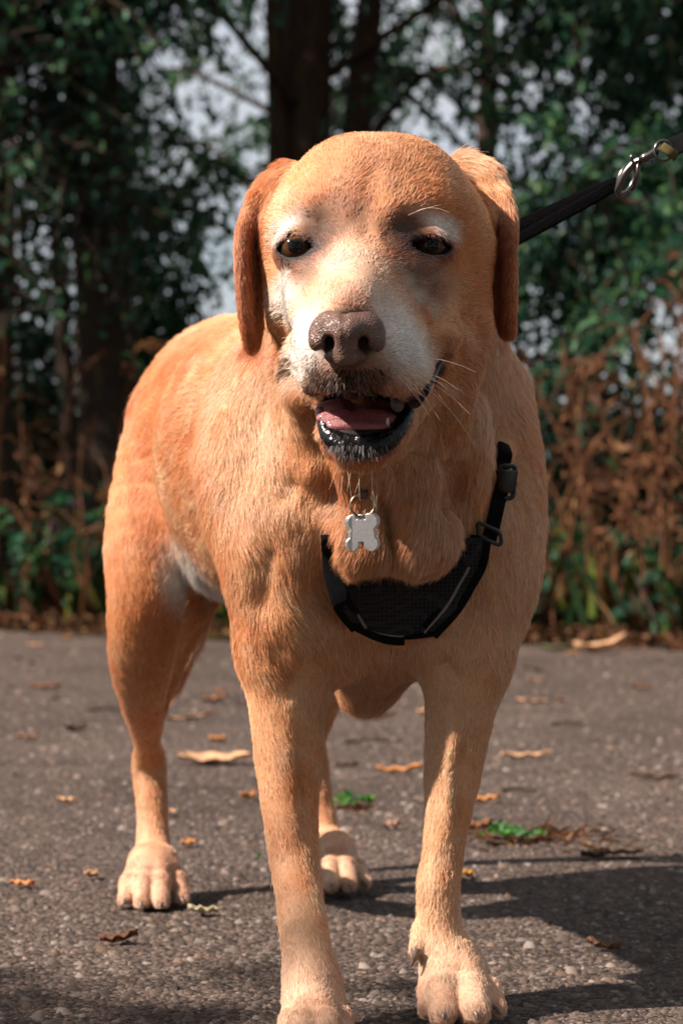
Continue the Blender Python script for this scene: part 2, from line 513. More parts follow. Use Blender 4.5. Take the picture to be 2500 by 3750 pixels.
# carve: eye sockets, mouth
EYE_L, EYE_R = at(1086, 912, 2.006), at(1574, 908, 2.012)
ER = 0.0140
def lids(e, corners, up, low, tilt):
    """a lid dome over the eyeball, then an almond opening cut through it"""
    D.cap(e + np.array([0, .002, 0]), e + np.array([0, .0021, 0]), ER + .0028, ER + .0028, k=.012, sq=(1.12, 1, .95), flow=(0, .2, -1), length=.003)
    half = px(corners, 2.0)
    zc_u, zc_l = px(up, 2.0), px(low, 2.0)
    s_ = D._box(e - np.array([.03, .035, .03]), e + np.array([.03, .02, .03]))
    X, Y, Z = D._grid(s_)
    ca, sa = math.cos(tilt), math.sin(tilt)
    x = (X - e[0]) * ca + (Z - e[2]) * sa; z = -(X - e[0]) * sa + (Z - e[2]) * ca
    ru = (half ** 2 + zc_u ** 2) / (2 * zc_u); rl = (half ** 2 + zc_l ** 2) / (2 * zc_l)
    du = np.sqrt(x ** 2 + (z - (zc_u - ru)) ** 2) - ru
    dl = np.sqrt(x ** 2 + (z + (zc_l - rl)) ** 2) - rl
    alm = np.maximum(du, dl) + 0 * Y
    eyeb = np.sqrt((X - e[0]) ** 2 + (Y - e[1]) ** 2 + (Z - e[2]) ** 2) - (ER + .0004)
    cut = np.minimum(np.maximum(alm, (Y - e[1] - .004)), eyeb).astype(np.float32)
    G = D.F[s_]; k = .0025; d = -cut
    h = np.maximum(k - np.abs(G - d), 0) / k
    D.F[s_] = np.maximum(G, d) + h * h * k * .25
lids(EYE_L, 67, 35, 36, R(6))
lids(EYE_R, 80, 29, 34, R(-4))
D.cap(at(1322, 1505, 1.88), at(1335, 1505, 2.02), px(66, 1.9), px(60, 2.0), k=.008, sq=(2.25, 1, 1.0), op='sub')

V, Q = D.mesh()
# keep only the largest connected piece
V = relax(V, Q, 2, .5)
V[:, 2] = np.maximum(V[:, 2], 0.002)
T = tri(Q)
N = vnormals(V, T)
# ---- wrinkles, folds and creases pressed into the skin along strokes
_u = V[:, 0] / V[:, 1] * FPX + 1250; _v = (CAM_H - V[:, 2]) / V[:, 1] * FPX + 1875
DISP = np.zeros(len(V))
def stroke(pts, width, depth, dmin=0, dmax=2.3):
    P = catmull(pts, 6) if len(pts) > 2 else np.array(pts, float)
    sel = np.nonzero((N[:, 1] < .2) & (V[:, 1] > dmin) & (V[:, 1] < dmax) & (_u > P[:, 0].min() - 3 * width) & (_u < P[:, 0].max() + 3 * width) & (_v > P[:, 1].min() - 3 * width) & (_v < P[:, 1].max() + 3 * width))[0]
    best = np.full(len(sel), 1e9); tt = np.zeros(len(sel))
    for i in range(len(P) - 1):
        a, b = P[i], P[i + 1]; ab = b - a
        t = np.clip(((_u[sel] - a[0]) * ab[0] + (_v[sel] - a[1]) * ab[1]) / (ab @ ab + 1e-9), 0, 1)
        d = np.hypot(_u[sel] - a[0] - t * ab[0], _v[sel] - a[1] - t * ab[1])
        m = d < best; best[m] = d[m]; tt[m] = (i + t[m]) / (len(P) - 1)
    fade = np.clip(np.minimum(tt, 1 - tt) * 5, .0, 1) if len(pts) > 2 else 1
    DISP[sel] += depth * np.exp(-(best / width) ** 2) * (.25 + .75 * fade)
FD = 2.12
stroke([(1365, 560), (1350, 720), (1325, 900)], 46, -.0024, dmax=FD)
stroke([(1150, 815), (1220, 825), (1300, 850)], 46, -.0026, dmax=FD); stroke([(1090, 770), (1170, 755), (1260, 775), (1300, 800)], 50, .0024, dmax=FD)
stroke([(1510, 825), (1450, 845), (1390, 865)], 46, -.0024, dmax=FD); stroke([(1600, 765), (1520, 750), (1440, 770), (1400, 800)], 50, .0022, dmax=FD)
stroke([(1035, 985), (1100, 1005), (1165, 975)], 24, -.0022, dmax=FD); stroke([(1500, 985), (1570, 1005), (1650, 970)], 24, -.0022, dmax=FD)
stroke([(1460, 960), (1520, 1060), (1570, 1160), (1590, 1230)], 42, -.0026, dmax=FD)
stroke([(1570, 1010), (1640, 1110), (1680, 1200)], 50, .0010, dmax=FD)
stroke([(1700, 1110), (1712, 1220), (1680, 1330)], 24, -.0070, dmax=FD); stroke([(1760, 1130), (1768, 1230), (1730, 1340)], 28, .0030, dmax=FD); stroke([(1630, 1225), (1655, 1240)], 34, .0075, dmax=FD)
stroke([(1010, 1100), (1020, 1220), (1060, 1330), (1100, 1420)], 38, -.0065, dmax=FD)
stroke([(1080, 1010), (1060, 1110), (1070, 1200)], 36, .0025, dmax=FD)
stroke([(1150, 990), (1135, 1080), (1115, 1160)], 30, -.0022, dmax=FD)
stroke([(1264, 1345), (1270, 1385), (1280, 1425)], 14, -.0040, dmax=1.94)
stroke([(1560, 1650), (1500, 1700), (1420, 1740)], 34, -.0070); stroke([(1620, 1500), (1600, 1620), (1520, 1690)], 40, -.0060)
stroke([(1405, 1800), (1428, 1930), (1450, 2070)], 26, -.0090)
stroke([(1120, 1430), (1140, 1600), (1180, 1760), (1215, 1900)], 42, -.0140)
stroke([(990, 1960), (965, 2120), (960, 2290)], 46, -.0060); stroke([(1000, 2310), (1010, 2400), (1060, 2480)], 44, -.0035); stroke([(1535, 1050), (1570, 1062)], 40, -.0030, dmax=FD)
stroke([(1085, 1640), (1060, 1760), (1010, 1850)], 40, -.0050); stroke([(1075, 1700), (1130, 1720)], 40, .0060)
stroke([(1665, 1640), (1660, 1760), (1640, 1900)], 48, -.0110); stroke([(1760, 2150), (1720, 2300), (1650, 2420)], 45, -.0050)
stroke([(1180, 2420), (1120, 2450), (1060, 2520)], 34, -.0060); stroke([(1600, 2400), (1640, 2450), (1690, 2500)], 34, -.0050)
stroke([(1660, 2650), (1650, 2850), (1640, 3050)], 30, .0030); stroke([(1690, 2700), (1680, 2900), (1668, 3050)], 24, -.0030)
stroke([(1090, 2650), (1105, 2900), (1120, 3100)], 24, -.0025)
V = V + N * DISP[:, None]
V = relax(V, Q, 1, .4)
N = vnormals(V, T)

def uvd(P):
    return np.stack([P[:, 0] / P[:, 1] * FPX + 1250, (CAM_H - P[:, 2]) / P[:, 1] * FPX + 1875, P[:, 1]], 1)

# ---- per-vertex flow of the coat and its length
W = np.zeros(len(V)); FL = np.zeros((len(V), 3)); LN = np.zeros(len(V))
for (a, b, ra, rb, sq, fl, ln, w) in D.prims:
    m = max(ra, rb) * np.max(sq) + .05
    lo, hi = np.minimum(a, b) - m, np.maximum(a, b) + m
    sel = np.nonzero(((V > lo) & (V < hi)).all(1))[0]
    if not len(sel): continue
    P = V[sel]
    d = Field.d_cap(P[:, 0], P[:, 1], P[:, 2], a, b, ra, rb, sq)
    ww = w * np.exp(-(np.maximum(d, -.004) / .012) ** 2) + 1e-6
    W[sel] += ww; FL[sel] += ww[:, None] * fl; LN[sel] += ww * ln
LN = LN / np.maximum(W, 1e-9); FL /= np.maximum(W, 1e-9)[:, None]
_E = np.concatenate([Q[:, [0, 1]], Q[:, [1, 2]], Q[:, [2, 3]], Q[:, [3, 0]]]); _E = np.concatenate([_E, _E[:, ::-1]])
_deg = np.maximum(np.bincount(_E[:, 0], minlength=len(V)), 1).astype(float)
def diffuse(A, it):
    A = A.copy()
    for _ in range(it):
        if A.ndim == 1:
            A = .4 * A + .6 * np.bincount(_E[:, 0], weights=A[_E[:, 1]], minlength=len(V)) / _deg
        else:
            A = .4 * A + .6 * np.stack([np.bincount(_E[:, 0], weights=A[_E[:, 1], c], minlength=len(V)) for c in range(A.shape[1])], 1) / _deg[:, None]
    return A
FL = diffuse(FL, 22); LN = diffuse(LN, 15)

# ---- coat colour, painted on the skin by place on the animal
def blob(u, v, d, r, soft=.6, sq=(1, 1, 1)):
    c = at(u, v, d); rr = px(r, d)
    q = np.sqrt((((V - c) / np.array(sq)) ** 2).sum(1)) / rr
    return 1 - smoothstep(1 - soft, 1 + soft, q)

ORANGE = np.array([.60, .245, .095]); DEEP = np.array([.43, .145, .048]); CREAM = np.array([.68, .40, .235])
WHITE = np.array([.64, .52, .43]); DARK = np.array([.030, .019, .014]); BLACK = np.array([.012, .010, .010]); GREYB = np.array([.13, .075, .048]); PURE = np.array([.80, .71, .63])
KC = np.tile(ORANGE, (len(V), 1))
def paint(mask, c, a=1.0):
    global KC
    m = (np.clip(mask, 0, 1) * a)[:, None]
    KC = KC * (1 - m) + np.asarray(c) * m
UVD = uvd(V)
n1 = noise3(V, 26); n2 = noise3(V, 70, 1); n3 = noise3(V, 9, 2)
paint(smoothstep(.42, .75, n1 * .6 + n3 * .4), DEEP, .6)
paint((V[:, 1] > 2.88) * smoothstep(.42, .36, V[:, 2]) * (np.abs(V[:, 0] + .17) < .07) * (V[:, 2] > .19), DEEP * .7, .8)
paint(smoothstep(.40, .72, n2 * .45 + (1 - n3) * .55), CREAM, .6)
paint(np.exp(-((UVD[:, 0] - 930) / 190) ** 2 - ((UVD[:, 1] - 1700) / 420) ** 2) * (V[:, 1] < 2.35), CREAM, .55)  # sunlit shoulder and neck, painted in as paler coat
paint(np.exp(-((UVD[:, 0] - 1820) / 130) ** 2 - ((UVD[:, 1] - 1450) / 220) ** 2), CREAM, .6)
paint(smoothstep(.32, .2, V[:, 2]) * smoothstep(.3, -.6, N[:, 0]), CREAM, .35)  # sun-facing left side of the lower legs painted paler
paint(smoothstep(.34, .10, V[:, 2]), CREAM, .15)                     # paler feet
paint(smoothstep(.085, .03, V[:, 2]), WHITE, .30)
# belly / flank
paint(blob(775, 2090, 2.56, 165, .45, (1, 2, 1.15)), PURE, .97)
# ears deep red, darkened further to paint in the shade of the flaps
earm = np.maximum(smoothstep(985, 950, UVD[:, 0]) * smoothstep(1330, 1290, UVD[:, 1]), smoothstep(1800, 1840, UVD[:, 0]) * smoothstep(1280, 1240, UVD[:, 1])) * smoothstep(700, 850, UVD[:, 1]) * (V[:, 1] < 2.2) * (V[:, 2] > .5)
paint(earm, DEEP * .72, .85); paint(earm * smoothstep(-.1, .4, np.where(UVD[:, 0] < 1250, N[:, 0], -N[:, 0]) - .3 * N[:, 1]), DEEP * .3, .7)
head = (V[:, 1] < 2.10) & (V[:, 2] > .43)
# muzzle goes white with age
def fp(u, v, r, d=1.95, a=1.0, c=WHITE, soft=.6, sq=(1, 1.6, 1)):
    sq = (sq[0], 4.0, sq[2])
    paint(blob(u, v, d, r, soft, sq) * head, c, a)
fp(1265, 1060, 150, 1.95, .38); fp(1320, 930, 110, 1.98, .25, WHITE); fp(1210, 970, 80, 1.98, .35, WHITE)
fp(1115, 1300, 105, 1.94, 1, PURE); fp(1130, 1210, 90, 1.94, .85, PURE); fp(1480, 1300, 110, 1.94, 1, PURE); fp(1445, 1180, 75, 1.92, .9, PURE)
fp(1400, 1120, 80, 1.93, .6); fp(1170, 1130, 90, 1.95, .5, CREAM)
fp(1040, 1080, 75, 2.0, .8, PURE); fp(1510, 1080, 60, 1.98, .3, PURE); fp(1590, 1090, 110, 2.0, .5, CREAM)
fp(1022, 848, 52, 2.0, .75, PURE, .8, (.8, 1.6, .9)); fp(1060, 808, 44, 2.0, .7, PURE, .8, (1.1, 1.6, .6)); fp(1110, 780, 44, 2.0, .5, PURE, .8, (1.2, 1.6, .5)); fp(1640, 842, 52, 2.0, .75, PURE, .8, (.9, 1.6, .8)); fp(1600, 808, 48, 2.0, .7, PURE, .8, (1.1, 1.6, .55)); fp(1545, 786, 44, 2.0, .5, PURE, .8, (1.2, 1.6, .5))
fp(1380, 600, 180, 2.03, .25, CREAM)
fp(1240, 800, 120, 2.0, .75, GREYB * 1.2, .5, (1.2, 1.6, .75))                         # brow wrinkles' shadow painted as a darker patch over the eye
fp(1165, 855, 75, 2.0, .95, np.array([.085, .045, .028])); fp(1165, 930, 55, 2.0, .7, DARK); fp(1478, 850, 85, 2.0, .95, np.array([.065, .036, .024])); fp(1480, 910, 65, 2.0, .85, DARK); fp(1490, 975, 75, 2.0, .65, DARK * 3)
fp(1100, 1000, 90, 2.0, .6, GREYB); fp(1560, 1030, 110, 2.0, .6, GREYB); fp(1540, 1130, 60, 2.0, .5, GREYB)
fp(1300, 1100, 60, 1.91, .6, GREYB)
fp(1555, 1030, 75, 2.0, .7, GREYB, .6, (.8, 1.6, 1.3)); fp(1105, 1000, 62, 2.0, .6, GREYB)
for (u, v, r_) in ((1445, 995, 32), (1480, 1045, 34), (1525, 1100, 34), (1575, 1140, 32), (1030, 1005, 30), (1036, 1060, 34), (1042, 1120, 36), (1058, 1175, 34)):
    fp(u, v, r_, 2.0, .75, PURE, .8)
for (u, v, d) in ((1088, 914, 2.0), (1573, 908, 2.005)):
    fp(u, v, 80, d, .6, DARK, .4, (1.2, 1.6, .76)); fp(u, v, 68, d, 1, BLACK, .16, (1.25, 1.6, .70))
fp(1270, 1225, 118, 1.90, 1, BLACK * 2, .15, (1.1, 1.6, .75))
# muzzle tip, lips
fp(1290, 1400, 95, 1.91, .8, DARK * 1.2, .6, (1.2, 1.6, .7)); fp(1290, 1345, 115, 1.90, .55, GREYB, .6, (1.2, 1.6, .7))
fp(1400, 1385, 70, 1.92, .3, GREYB); fp(1180, 1425, 60, 1.93, .35, GREYB)
fp(1450, 1450, 60, 1.95, .5, GREYB)
fp(1322, 1625, 120, 1.93, .55, DARK, .3, (1.25, 1.6, .5))
lipr = 0
for (u, v, d) in [(1500, 1462, 1.955), (1535, 1430, 1.965), (1570, 1390, 1.98), (1595, 1345, 1.995), (1614, 1305, 2.005), (1632, 1285, 2.01)]:
    fp(u, v, 34, d, 1, BLACK, .3)
fp(1150, 1480, 38, 1.965, 1, BLACK, .3)
# inside of the mouth
fp(1320, 1600, 96, 1.95, 1, BLACK, .15, (1.45, 1.6, .42))
mouth = (UVD[:, 0] > 1155) & (UVD[:, 0] < 1500) & (UVD[:, 1] > 1425) & (UVD[:, 1] < 1590) & head & (((UVD[:, 0] - 1322) / 165) ** 2 + ((UVD[:, 1] - 1507) / 76) ** 2 < 1.05)
paint(mouth.astype(float), (.020, .008, .008), 1)

dog = tag(empty("dog", (0.0, 2.35, 0.0)), "orange-tan labrador with white muzzle standing on the gravel path wearing a harness", "dog")
# ---- body mesh and its material
def set_color(me, name, arr):
    a = me.color_attributes.new(name, 'FLOAT_COLOR', 'POINT')
    a.data.foreach_set("color", np.concatenate([arr, np.ones((len(arr), 1))], 1).astype(np.float32).ravel())

def local(V, o):
    return np.asarray(V) - np.array(o.location)

m_skin, n, l, p = mat_new("dog_skin_undercoat")
ac = n.new("ShaderNodeAttribute"); ac.attribute_name = "coat"
nz = n.new("ShaderNodeTexNoise"); nz.inputs["Scale"].default_value = 260; nz.inputs["Detail"].default_value = 3
mx = n.new("ShaderNodeMix"); mx.data_type = 'RGBA'; mx.blend_type = 'MULTIPLY'; mx.inputs[0].default_value = 0.6
rr = ramp(n, [(.3, (.55, .5, .45)), (.7, (1, 1, 1))])
l.new(nz.outputs["Fac"], rr.inputs["Fac"])
l.new(ac.outputs["Color"], mx.inputs[6]); l.new(rr.outputs["Color"], mx.inputs[7]); l.new(mx.outputs[2], p.inputs["Base Color"])
p.inputs["Roughness"].default_value = .7; p.inputs["Specular IOR Level"].default_value = .25

KC = np.clip(KC, 0, 1)
me = np_mesh("body", local(V, dog), Q)
set_color(me, "coat", KC)
body = new_obj("body", me, m_skin, dog)
BVH = BVHTree.FromPolygons([tuple(v) for v in V], [tuple(q) for q in Q])
CAMP = Vector((0, 0, CAM_H))

def surf(u, v, off=0.0, dmax=4.0):
    """point of the coat under a place of the picture, lifted off along its normal"""
    tgt = Vector(at(u, v, 2.0)); dr = (tgt - CAMP).normalized()
    h = BVH.ray_cast(CAMP, dr, dmax)
    if h[0] is None:
        return np.array(at(u, v, 2.3)), np.array((0, -1.0, 0))
    nrm = h[1] if h[1].y < 0 or True else -h[1]
    if nrm.dot(dr) > 0: nrm = -nrm
    return np.array(h[0] + nrm * off), np.array(nrm)
# ---- nose leather: its own little implicit surface
def nose_field():
    f = Field(np.arange(-.036, .046, .0009) + NOSE[0], np.arange(1.852, 1.925, .0009), np.arange(NOSE[2] - .034, NOSE[2] + .030, .0009))
    def c(p, q, k=.004, **kw):
        f.cap(at(*p[:3]), at(*q[:3]), px(p[3], p[2]), px(q[3], q[2]), k=k, **kw)
    c((1195, 1205, 1.893, 52), (1345, 1202, 1.894, 54), .008)              # top shelf
    c((1215, 1180, 1.898, 40), (1322, 1178, 1.899, 42), .010)
    c((1245, 1215, 1.884, 46), (1285, 1215, 1.884, 46), .010)
    c((1180, 1225, 1.893, 47), (1176, 1250, 1.891, 40), .006); c((1176, 1250, 1.891, 38), (1192, 1272, 1.892, 24), .006)               # wings
    c((1360, 1225, 1.895, 48), (1364, 1250, 1.893, 42), .006); c((1364, 1250, 1.893, 40), (1350, 1272, 1.894, 25), .006)
    c((1264, 1225, 1.881, 48), (1266, 1300, 1.884, 42), .006)               # central column
    c((1225, 1305, 1.893, 30), (1308, 1305, 1.893, 30), .008); c((1190, 1250, 1.912, 55), (1350, 1250, 1.913, 55), .004)
    # nostrils: comma shaped, opening sideways and down
    for s_, uc in ((-1, 1206), (1, 1330)):
        c((uc, 1248, 1.855, 16), (uc, 1248, 1.912, 17), .003, op='sub')
        c((uc - s_ * 5, 1264, 1.86, 13), (uc, 1264, 1.905, 13), .003, op='sub')
        c((uc + s_ * 14, 1284, 1.865, 9), (uc + s_ * 14, 1284, 1.903, 9), .004, op='sub')
        c((uc + s_ * 36, 1293, 1.868, 7), (uc + s_ * 36, 1293, 1.900, 7), .004, op='sub')
    c((1262, 1120, 1.895, 4), (1259, 1170, 1.874, 5), .005, op='sub')          # groove
    c((1259, 1170, 1.868, 5), (1266, 1350, 1.874, 5), .005, op='sub')
    Vn, Qn = f.mesh()
    return relax(Vn, Qn, 2), Qn

m_nose, n, l, p = mat_new("nose_leather")
tc = n.new("ShaderNodeTexCoord")
vo = n.new("ShaderNodeTexVoronoi"); vo.inputs["Scale"].default_value = 480; vo.feature = 'DISTANCE_TO_EDGE'
l.new(tc.outputs["Object"], vo.inputs["Vector"])
b = n.new("ShaderNodeBump"); b.inputs["Strength"].default_value = .9; b.inputs["Distance"].default_value = .0012
l.new(vo.outputs["Distance"], b.inputs["Height"]); l.new(b.outputs["Normal"], p.inputs["Normal"])
nz = n.new("ShaderNodeTexNoise"); nz.inputs["Scale"].default_value = 90; nz.inputs["Detail"].default_value = 4
l.new(tc.outputs["Object"], nz.inputs["Vector"])
rr = ramp(n, [(.3, (.085, .042, .030)), (.7, (.17, .092, .068))])
l.new(nz.outputs["Fac"], rr.inputs["Fac"]); l.new(rr.outputs["Color"], p.inputs["Base Color"])
p.inputs["Roughness"].default_value = .38; p.inputs["Specular IOR Level"].default_value = .5
Vn, Qn = nose_field()
nose = new_obj("nose", np_mesh("nose", local(Vn, dog), Qn), m_nose, dog)
BVN = BVHTree.FromPolygons([tuple(v) for v in Vn], [tuple(q) for q in Qn])

# ---- eyes
m_eye, n, l, p = mat_new("eye")
tc = n.new("ShaderNodeTexCoord")
mp = n.new("ShaderNodeVectorMath"); mp.operation = 'DOT_PRODUCT'; mp.inputs[1].default_value = (0, -1, 0)
nm = n.new("ShaderNodeVectorMath"); nm.operation = 'NORMALIZE'
l.new(tc.outputs["Object"], nm.inputs[0]); l.new(nm.outputs[0], mp.inputs[0])
rr = ramp(n, [(.0, (.06, .04, .035)), (.60, (.03, .02, .018)), (.68, (.006, .005, .004)), (.74, (.050, .020, .008)), (.90, (.075, .030, .011)), (.935, (.003, .003, .003)), (1, (.003, .003, .003))])
rr.color_ramp.interpolation = 'LINEAR'
l.new(mp.outputs["Value"], rr.inputs["Fac"]); l.new(rr.outputs["Color"], p.inputs["Base Color"])
p.inputs["Roughness"].default_value = .06; p.inputs["Coat Weight"].default_value = 0.0; p.inputs["Specular IOR Level"].default_value = .3
def uv_sphere(r, nu=32, nv=20, bulge=0.0):
    Vs, Qs = [], []
    for i in range(nv + 1):
        th = math.pi * i / nv
        for j in range(nu):
            ph = 2 * math.pi * j / nu
            d = np.array([math.sin(th) * math.cos(ph), -math.cos(th), math.sin(th) * math.sin(ph)])
            rr_ = r * (1 + bulge * max(0, -d[1] - .75) * 4)
            Vs.append(d * rr_)
    for i in range(nv):
        for j in range(nu):
            j2 = (j + 1) % nu
            Qs.append((i * nu + j, i * nu + j2, (i + 1) * nu + j2, (i + 1) * nu + j))
    return np.array(Vs), np.array(Qs)
Ve, Qe = uv_sphere(ER, bulge=.05)
me_eye = np_mesh("eye", Ve, Qe)
for e, yaw in ((EYE_L, -4), (EYE_R, 4)):
    o = new_obj("eye", me_eye, m_eye, dog)
    o.location = Vector(e) - dog.location
    o.rotation_euler = (R(-4), 0, R(yaw))

# ---- lower lip, upper lip edge, tongue, teeth
m_lip = mat_simple("wet_black_lip", (.0045, .0038, .0038), .24, var=.5, scale=150, bump=.3, bscale=240, spec=.35)
m_tongue = mat_simple("tongue", (.26, .065, .065), .42, var=.2, scale=120, bump=.35, bscale=900, spec=.5, coat=.2, trans=.15)
m_tooth = mat_simple("tooth", (.55, .46, .36), .3, var=.15, scale=200)
def small_field(lo, hi, h, items, it=2):
    f = Field(np.arange(lo[0], hi[0], h), np.arange(lo[1], hi[1], h), np.arange(lo[2], hi[2], h))
    for (p, q, k, op) in items:
        f.cap(at(*p[:3]), at(*q[:3]), px(p[3], p[2]), px(q[3], q[2]), k=k, op=op, sq=(p[4] if len(p) > 4 else (1, 1, 1)))
    a, b = f.mesh()
    return relax(a, b, it), b
def seq(pts, k, op='add'):
    if len(pts[0]) == 4 and len(pts) > 3:
        pts = [tuple(q) for q in catmull(pts, 4)]
    return [(a, b, k, op) for a, b in zip(pts[:-1], pts[1:])]
bx = (at(1130, 1720, 1.9), at(1560, 1380, 2.05))
lo = np.array([bx[0][0] - .01, 1.90, bx[0][2] - .01]); hi = np.array([bx[1][0] + .02, 2.06, bx[1][2] + .03])
Vl, Ql = small_field(lo, hi, .0012, seq([(1168, 1488, 1.985, 14), (1186, 1540, 1.962, 22), (1205, 1598, 1.951, 24), (1255, 1634, 1.945, 30), (1320, 1644, 1.943, 32), (1390, 1632, 1.945, 30),
                                         (1445, 1592, 1.951, 25), (1480, 1530, 1.962, 24), (1510, 1470, 1.985, 18), (1560, 1410, 2.01, 13)], .004)
                      + seq([(1215, 1586, 1.947, 12), (1320, 1610, 1.940, 12), (1430, 1580, 1.948, 12)], .004))
lower_lip = new_obj("lower_lip", np_mesh("lower_lip", local(Vl, dog), Ql), m_lip, dog)
Vt, Qt = small_field(lo, hi, .0013, seq([(1308, 1564, 1.950, 30, (3.8, 1, 1)), (1306, 1532, 1.958, 34, (3.9, 1, 1)), (1305, 1496, 1.980, 36, (3.8, 1, 1)), (1310, 1480, 2.02, 32, (3.7, 1, 1))], .004)
                     + [((1297, 1496, 1.945, 6), (1300, 1440, 2.01, 8), .010, 'sub')])
tongue = new_obj("tongue", np_mesh("tongue", local(Vt, dog), Qt), m_tongue, dog)
for (a, b_) in (((1416, 1572, 1.953, 12), (1420, 1530, 1.949, 4)), ((1378, 1584, 1.949, 9), (1379, 1562, 1.947, 4))):
    A, B = at(*a[:3]), at(*b_[:3])
    tube("tooth", local(catmull([A, (A * .5 + B * .5) + np.array([0, -.0006, 0]), B], 4), dog), np.linspace(px(a[3], a[2]), px(b_[3], b_[2]), 9), m_tooth, dog)
# drooping upper lip edge with its folds on the shaded side
lips = seq([(1462, 1462, 1.950, 20), (1452, 1484, 1.948, 16)], .004)
ul = []
for (u, v, r) in ((1490, 1470, 12), (1516, 1472, 19), (1541, 1444, 17), (1566, 1404, 15), (1590, 1360, 12), (1610, 1318, 9), (1630, 1288, 6)):
    q, nn = surf(u, v)
    ul.append((u, v, min(q[1], 2.03) + .0032, r))
Vu, Qu = small_field(lo, np.array([hi[0] + .05, 2.06, hi[2] + .04]), .0012, seq(ul, .003)
                     + [((1525, 1425, ul[1][2] - .006, 5), (1565, 1470, ul[1][2], 5), .004, 'sub'), ((1555, 1385, ul[3][2] - .006, 5), (1600, 1425, ul[3][2], 5), .004, 'sub')])
new_obj("upper_lip", np_mesh("upper_lip", local(Vu, dog), Qu), m_lip, dog)
m_flap = mat_simple("lip_flap", (.11, .085, .08), .35, var=.3, scale=200, bump=.4, bscale=500)
Vf, Qf = small_field(lo, hi, .0012, seq([(1450, 1450, 1.952, 22), (1455, 1480, 1.948, 20), (1456, 1494, 1.948, 14)], .005))
new_obj("lip_flap", np_mesh("lip_flap", local(Vf, dog), Qf), m_flap, dog)

# ---- claws
m_claw = mat_simple("claw", (.16, .11, .085), .35, var=.4, scale=300)
for toes in (TOES_HL, TOES_HR, TOES_FR, TOES_FL):
    for (u0, v0, d0, r0, u1, v1, d1, r1) in toes:
        A = at(u1, v1, d1) + np.array([0, -px(r1, d1) * .8, px(r1, d1) * .1]); r_ = px(r1, d1)
        sx = (u1 - u0) * .00004
        pts = catmull([A, A + np.array([sx, -.004, -.0015]), A + np.array([sx * 2, -.007, -.005])], 4)
        pts[:, 2] = np.maximum(pts[:, 2], .002)
        tube("claw", local(pts, dog), np.linspace(.0026, .0007, len(pts)), m_claw, dog)
A = at(1524, 3478, 2.114)
tube("claw", local(catmull([A, A + np.array([-.0015, -.003, -.006]), A + np.array([-.004, -.002, -.013])], 4), dog), np.linspace(.0045, .0008, 9), m_claw, dog)
# ------------------------------------------------------------------ harness, tag and lead
m_web = mat_simple("black_webbing", (.005, .005, .0055), .85, var=.3, scale=300, bump=.6, bscale=1500, spec=.08)
m_pipe = mat_simple("grey_reflective_piping", (.20, .17, .16), .55, var=.15, scale=400, bump=.4, bscale=1800)
m_plastic = mat_simple("black_plastic", (.012, .012, .013), .38, var=.2, scale=80)
m_mesh, n, l, p = mat_new("harness_air_mesh")
tc = n.new("ShaderNodeTexCoord")
vo = n.new("ShaderNodeTexVoronoi"); vo.feature = 'DISTANCE_TO_EDGE'; vo.inputs["Scale"].default_value = 300; vo.inputs["Randomness"].default_value = .25
l.new(tc.outputs["Object"], vo.inputs["Vector"])
rr = ramp(n, [(.06, (.022, .021, .022)), (.22, (.003, .003, .003))])
l.new(vo.outputs["Distance"], rr.inputs["Fac"]); l.new(rr.outputs["Color"], p.inputs["Base Color"])
b = n.new("ShaderNodeBump"); b.inputs["Strength"].default_value = .8; b.inputs["Distance"].default_value = .001; b.invert = True
l.new(vo.outputs["Distance"], b.inputs["Height"]); l.new(b.outputs["Normal"], p.inputs["Normal"])
p.inputs["Roughness"].default_value = .7; p.inputs['Specular IOR Level'].default_value = .2

harness = tag(empty("dog_harness", at(1430, 2200, 2.10)), "black air-mesh dog harness with grey piping across the dog's chest", "harness")
def chest(u, v):
    """depth of the chest skin, read below the dewlap"""
    vv = v
    if 1215 < u < 1700: vv = max(v, 2165)
    q, nn = surf(u, vv)
    d_ = q[1]
    if u < 1260: d_ = min(d_, 2.094)
    return d_
left = catmull([(1190, 1955), (1196, 2060), (1215, 2150), (1246, 2225), (1305, 2290)], 6)
right = catmull([(1782, 1960), (1770, 2056), (1735, 2125), (1680, 2215), (1588, 2312)], 6)
NU = 30
G = np.zeros((len(left), NU + 1, 3))
for i, (a, c) in enumerate(zip(left, right)):
    t = i / (len(left) - 1)
    for j in range(NU + 1):
        s = j / NU
        u = a[0] * (1 - s) + c[0] * s
        v = a[1] * (1 - s) + c[1] * s + math.sin(math.pi * s) * (22 * t + 30 * (1 - t))
        G[i, j] = (u, v, chest(u, v))
for _ in range(6):                                                   # cloth bridges small hollows
    d = G[:, :, 2].copy(); dd = np.pad(d, 1, mode='edge')
    G[:, :, 2] = np.minimum(d, .25 * (dd[:-2, 1:-1] + dd[2:, 1:-1] + dd[1:-1, :-2] + dd[1:-1, 2:]))
Vp = np.array([at(u, v, d - .006) for u, v, d in G.reshape(-1, 3)])
nr, nc = G.shape[:2]
Qp = [(i * nc + j, i * nc + j + 1, (i + 1) * nc + j + 1, (i + 1) * nc + j) for i in range(nr - 1) for j in range(nc - 1)]
def gp(i, s, lift=.0):
    u = s * NU; j = min(int(u), NU - 1); f = u - j
    q = G[i, j] * (1 - f) + G[i, j + 1] * f
    return at(q[0], q[1], q[2] - .006 - lift)
panel = new_obj("chest_panel", np_mesh("chest_panel", local(Vp, harness), Qp), m_mesh, harness)
so = panel.modifiers.new("thick", 'SOLIDIFY'); so.thickness = .004; so.offset = -1
FWD = np.array([0, -1.0, 0])
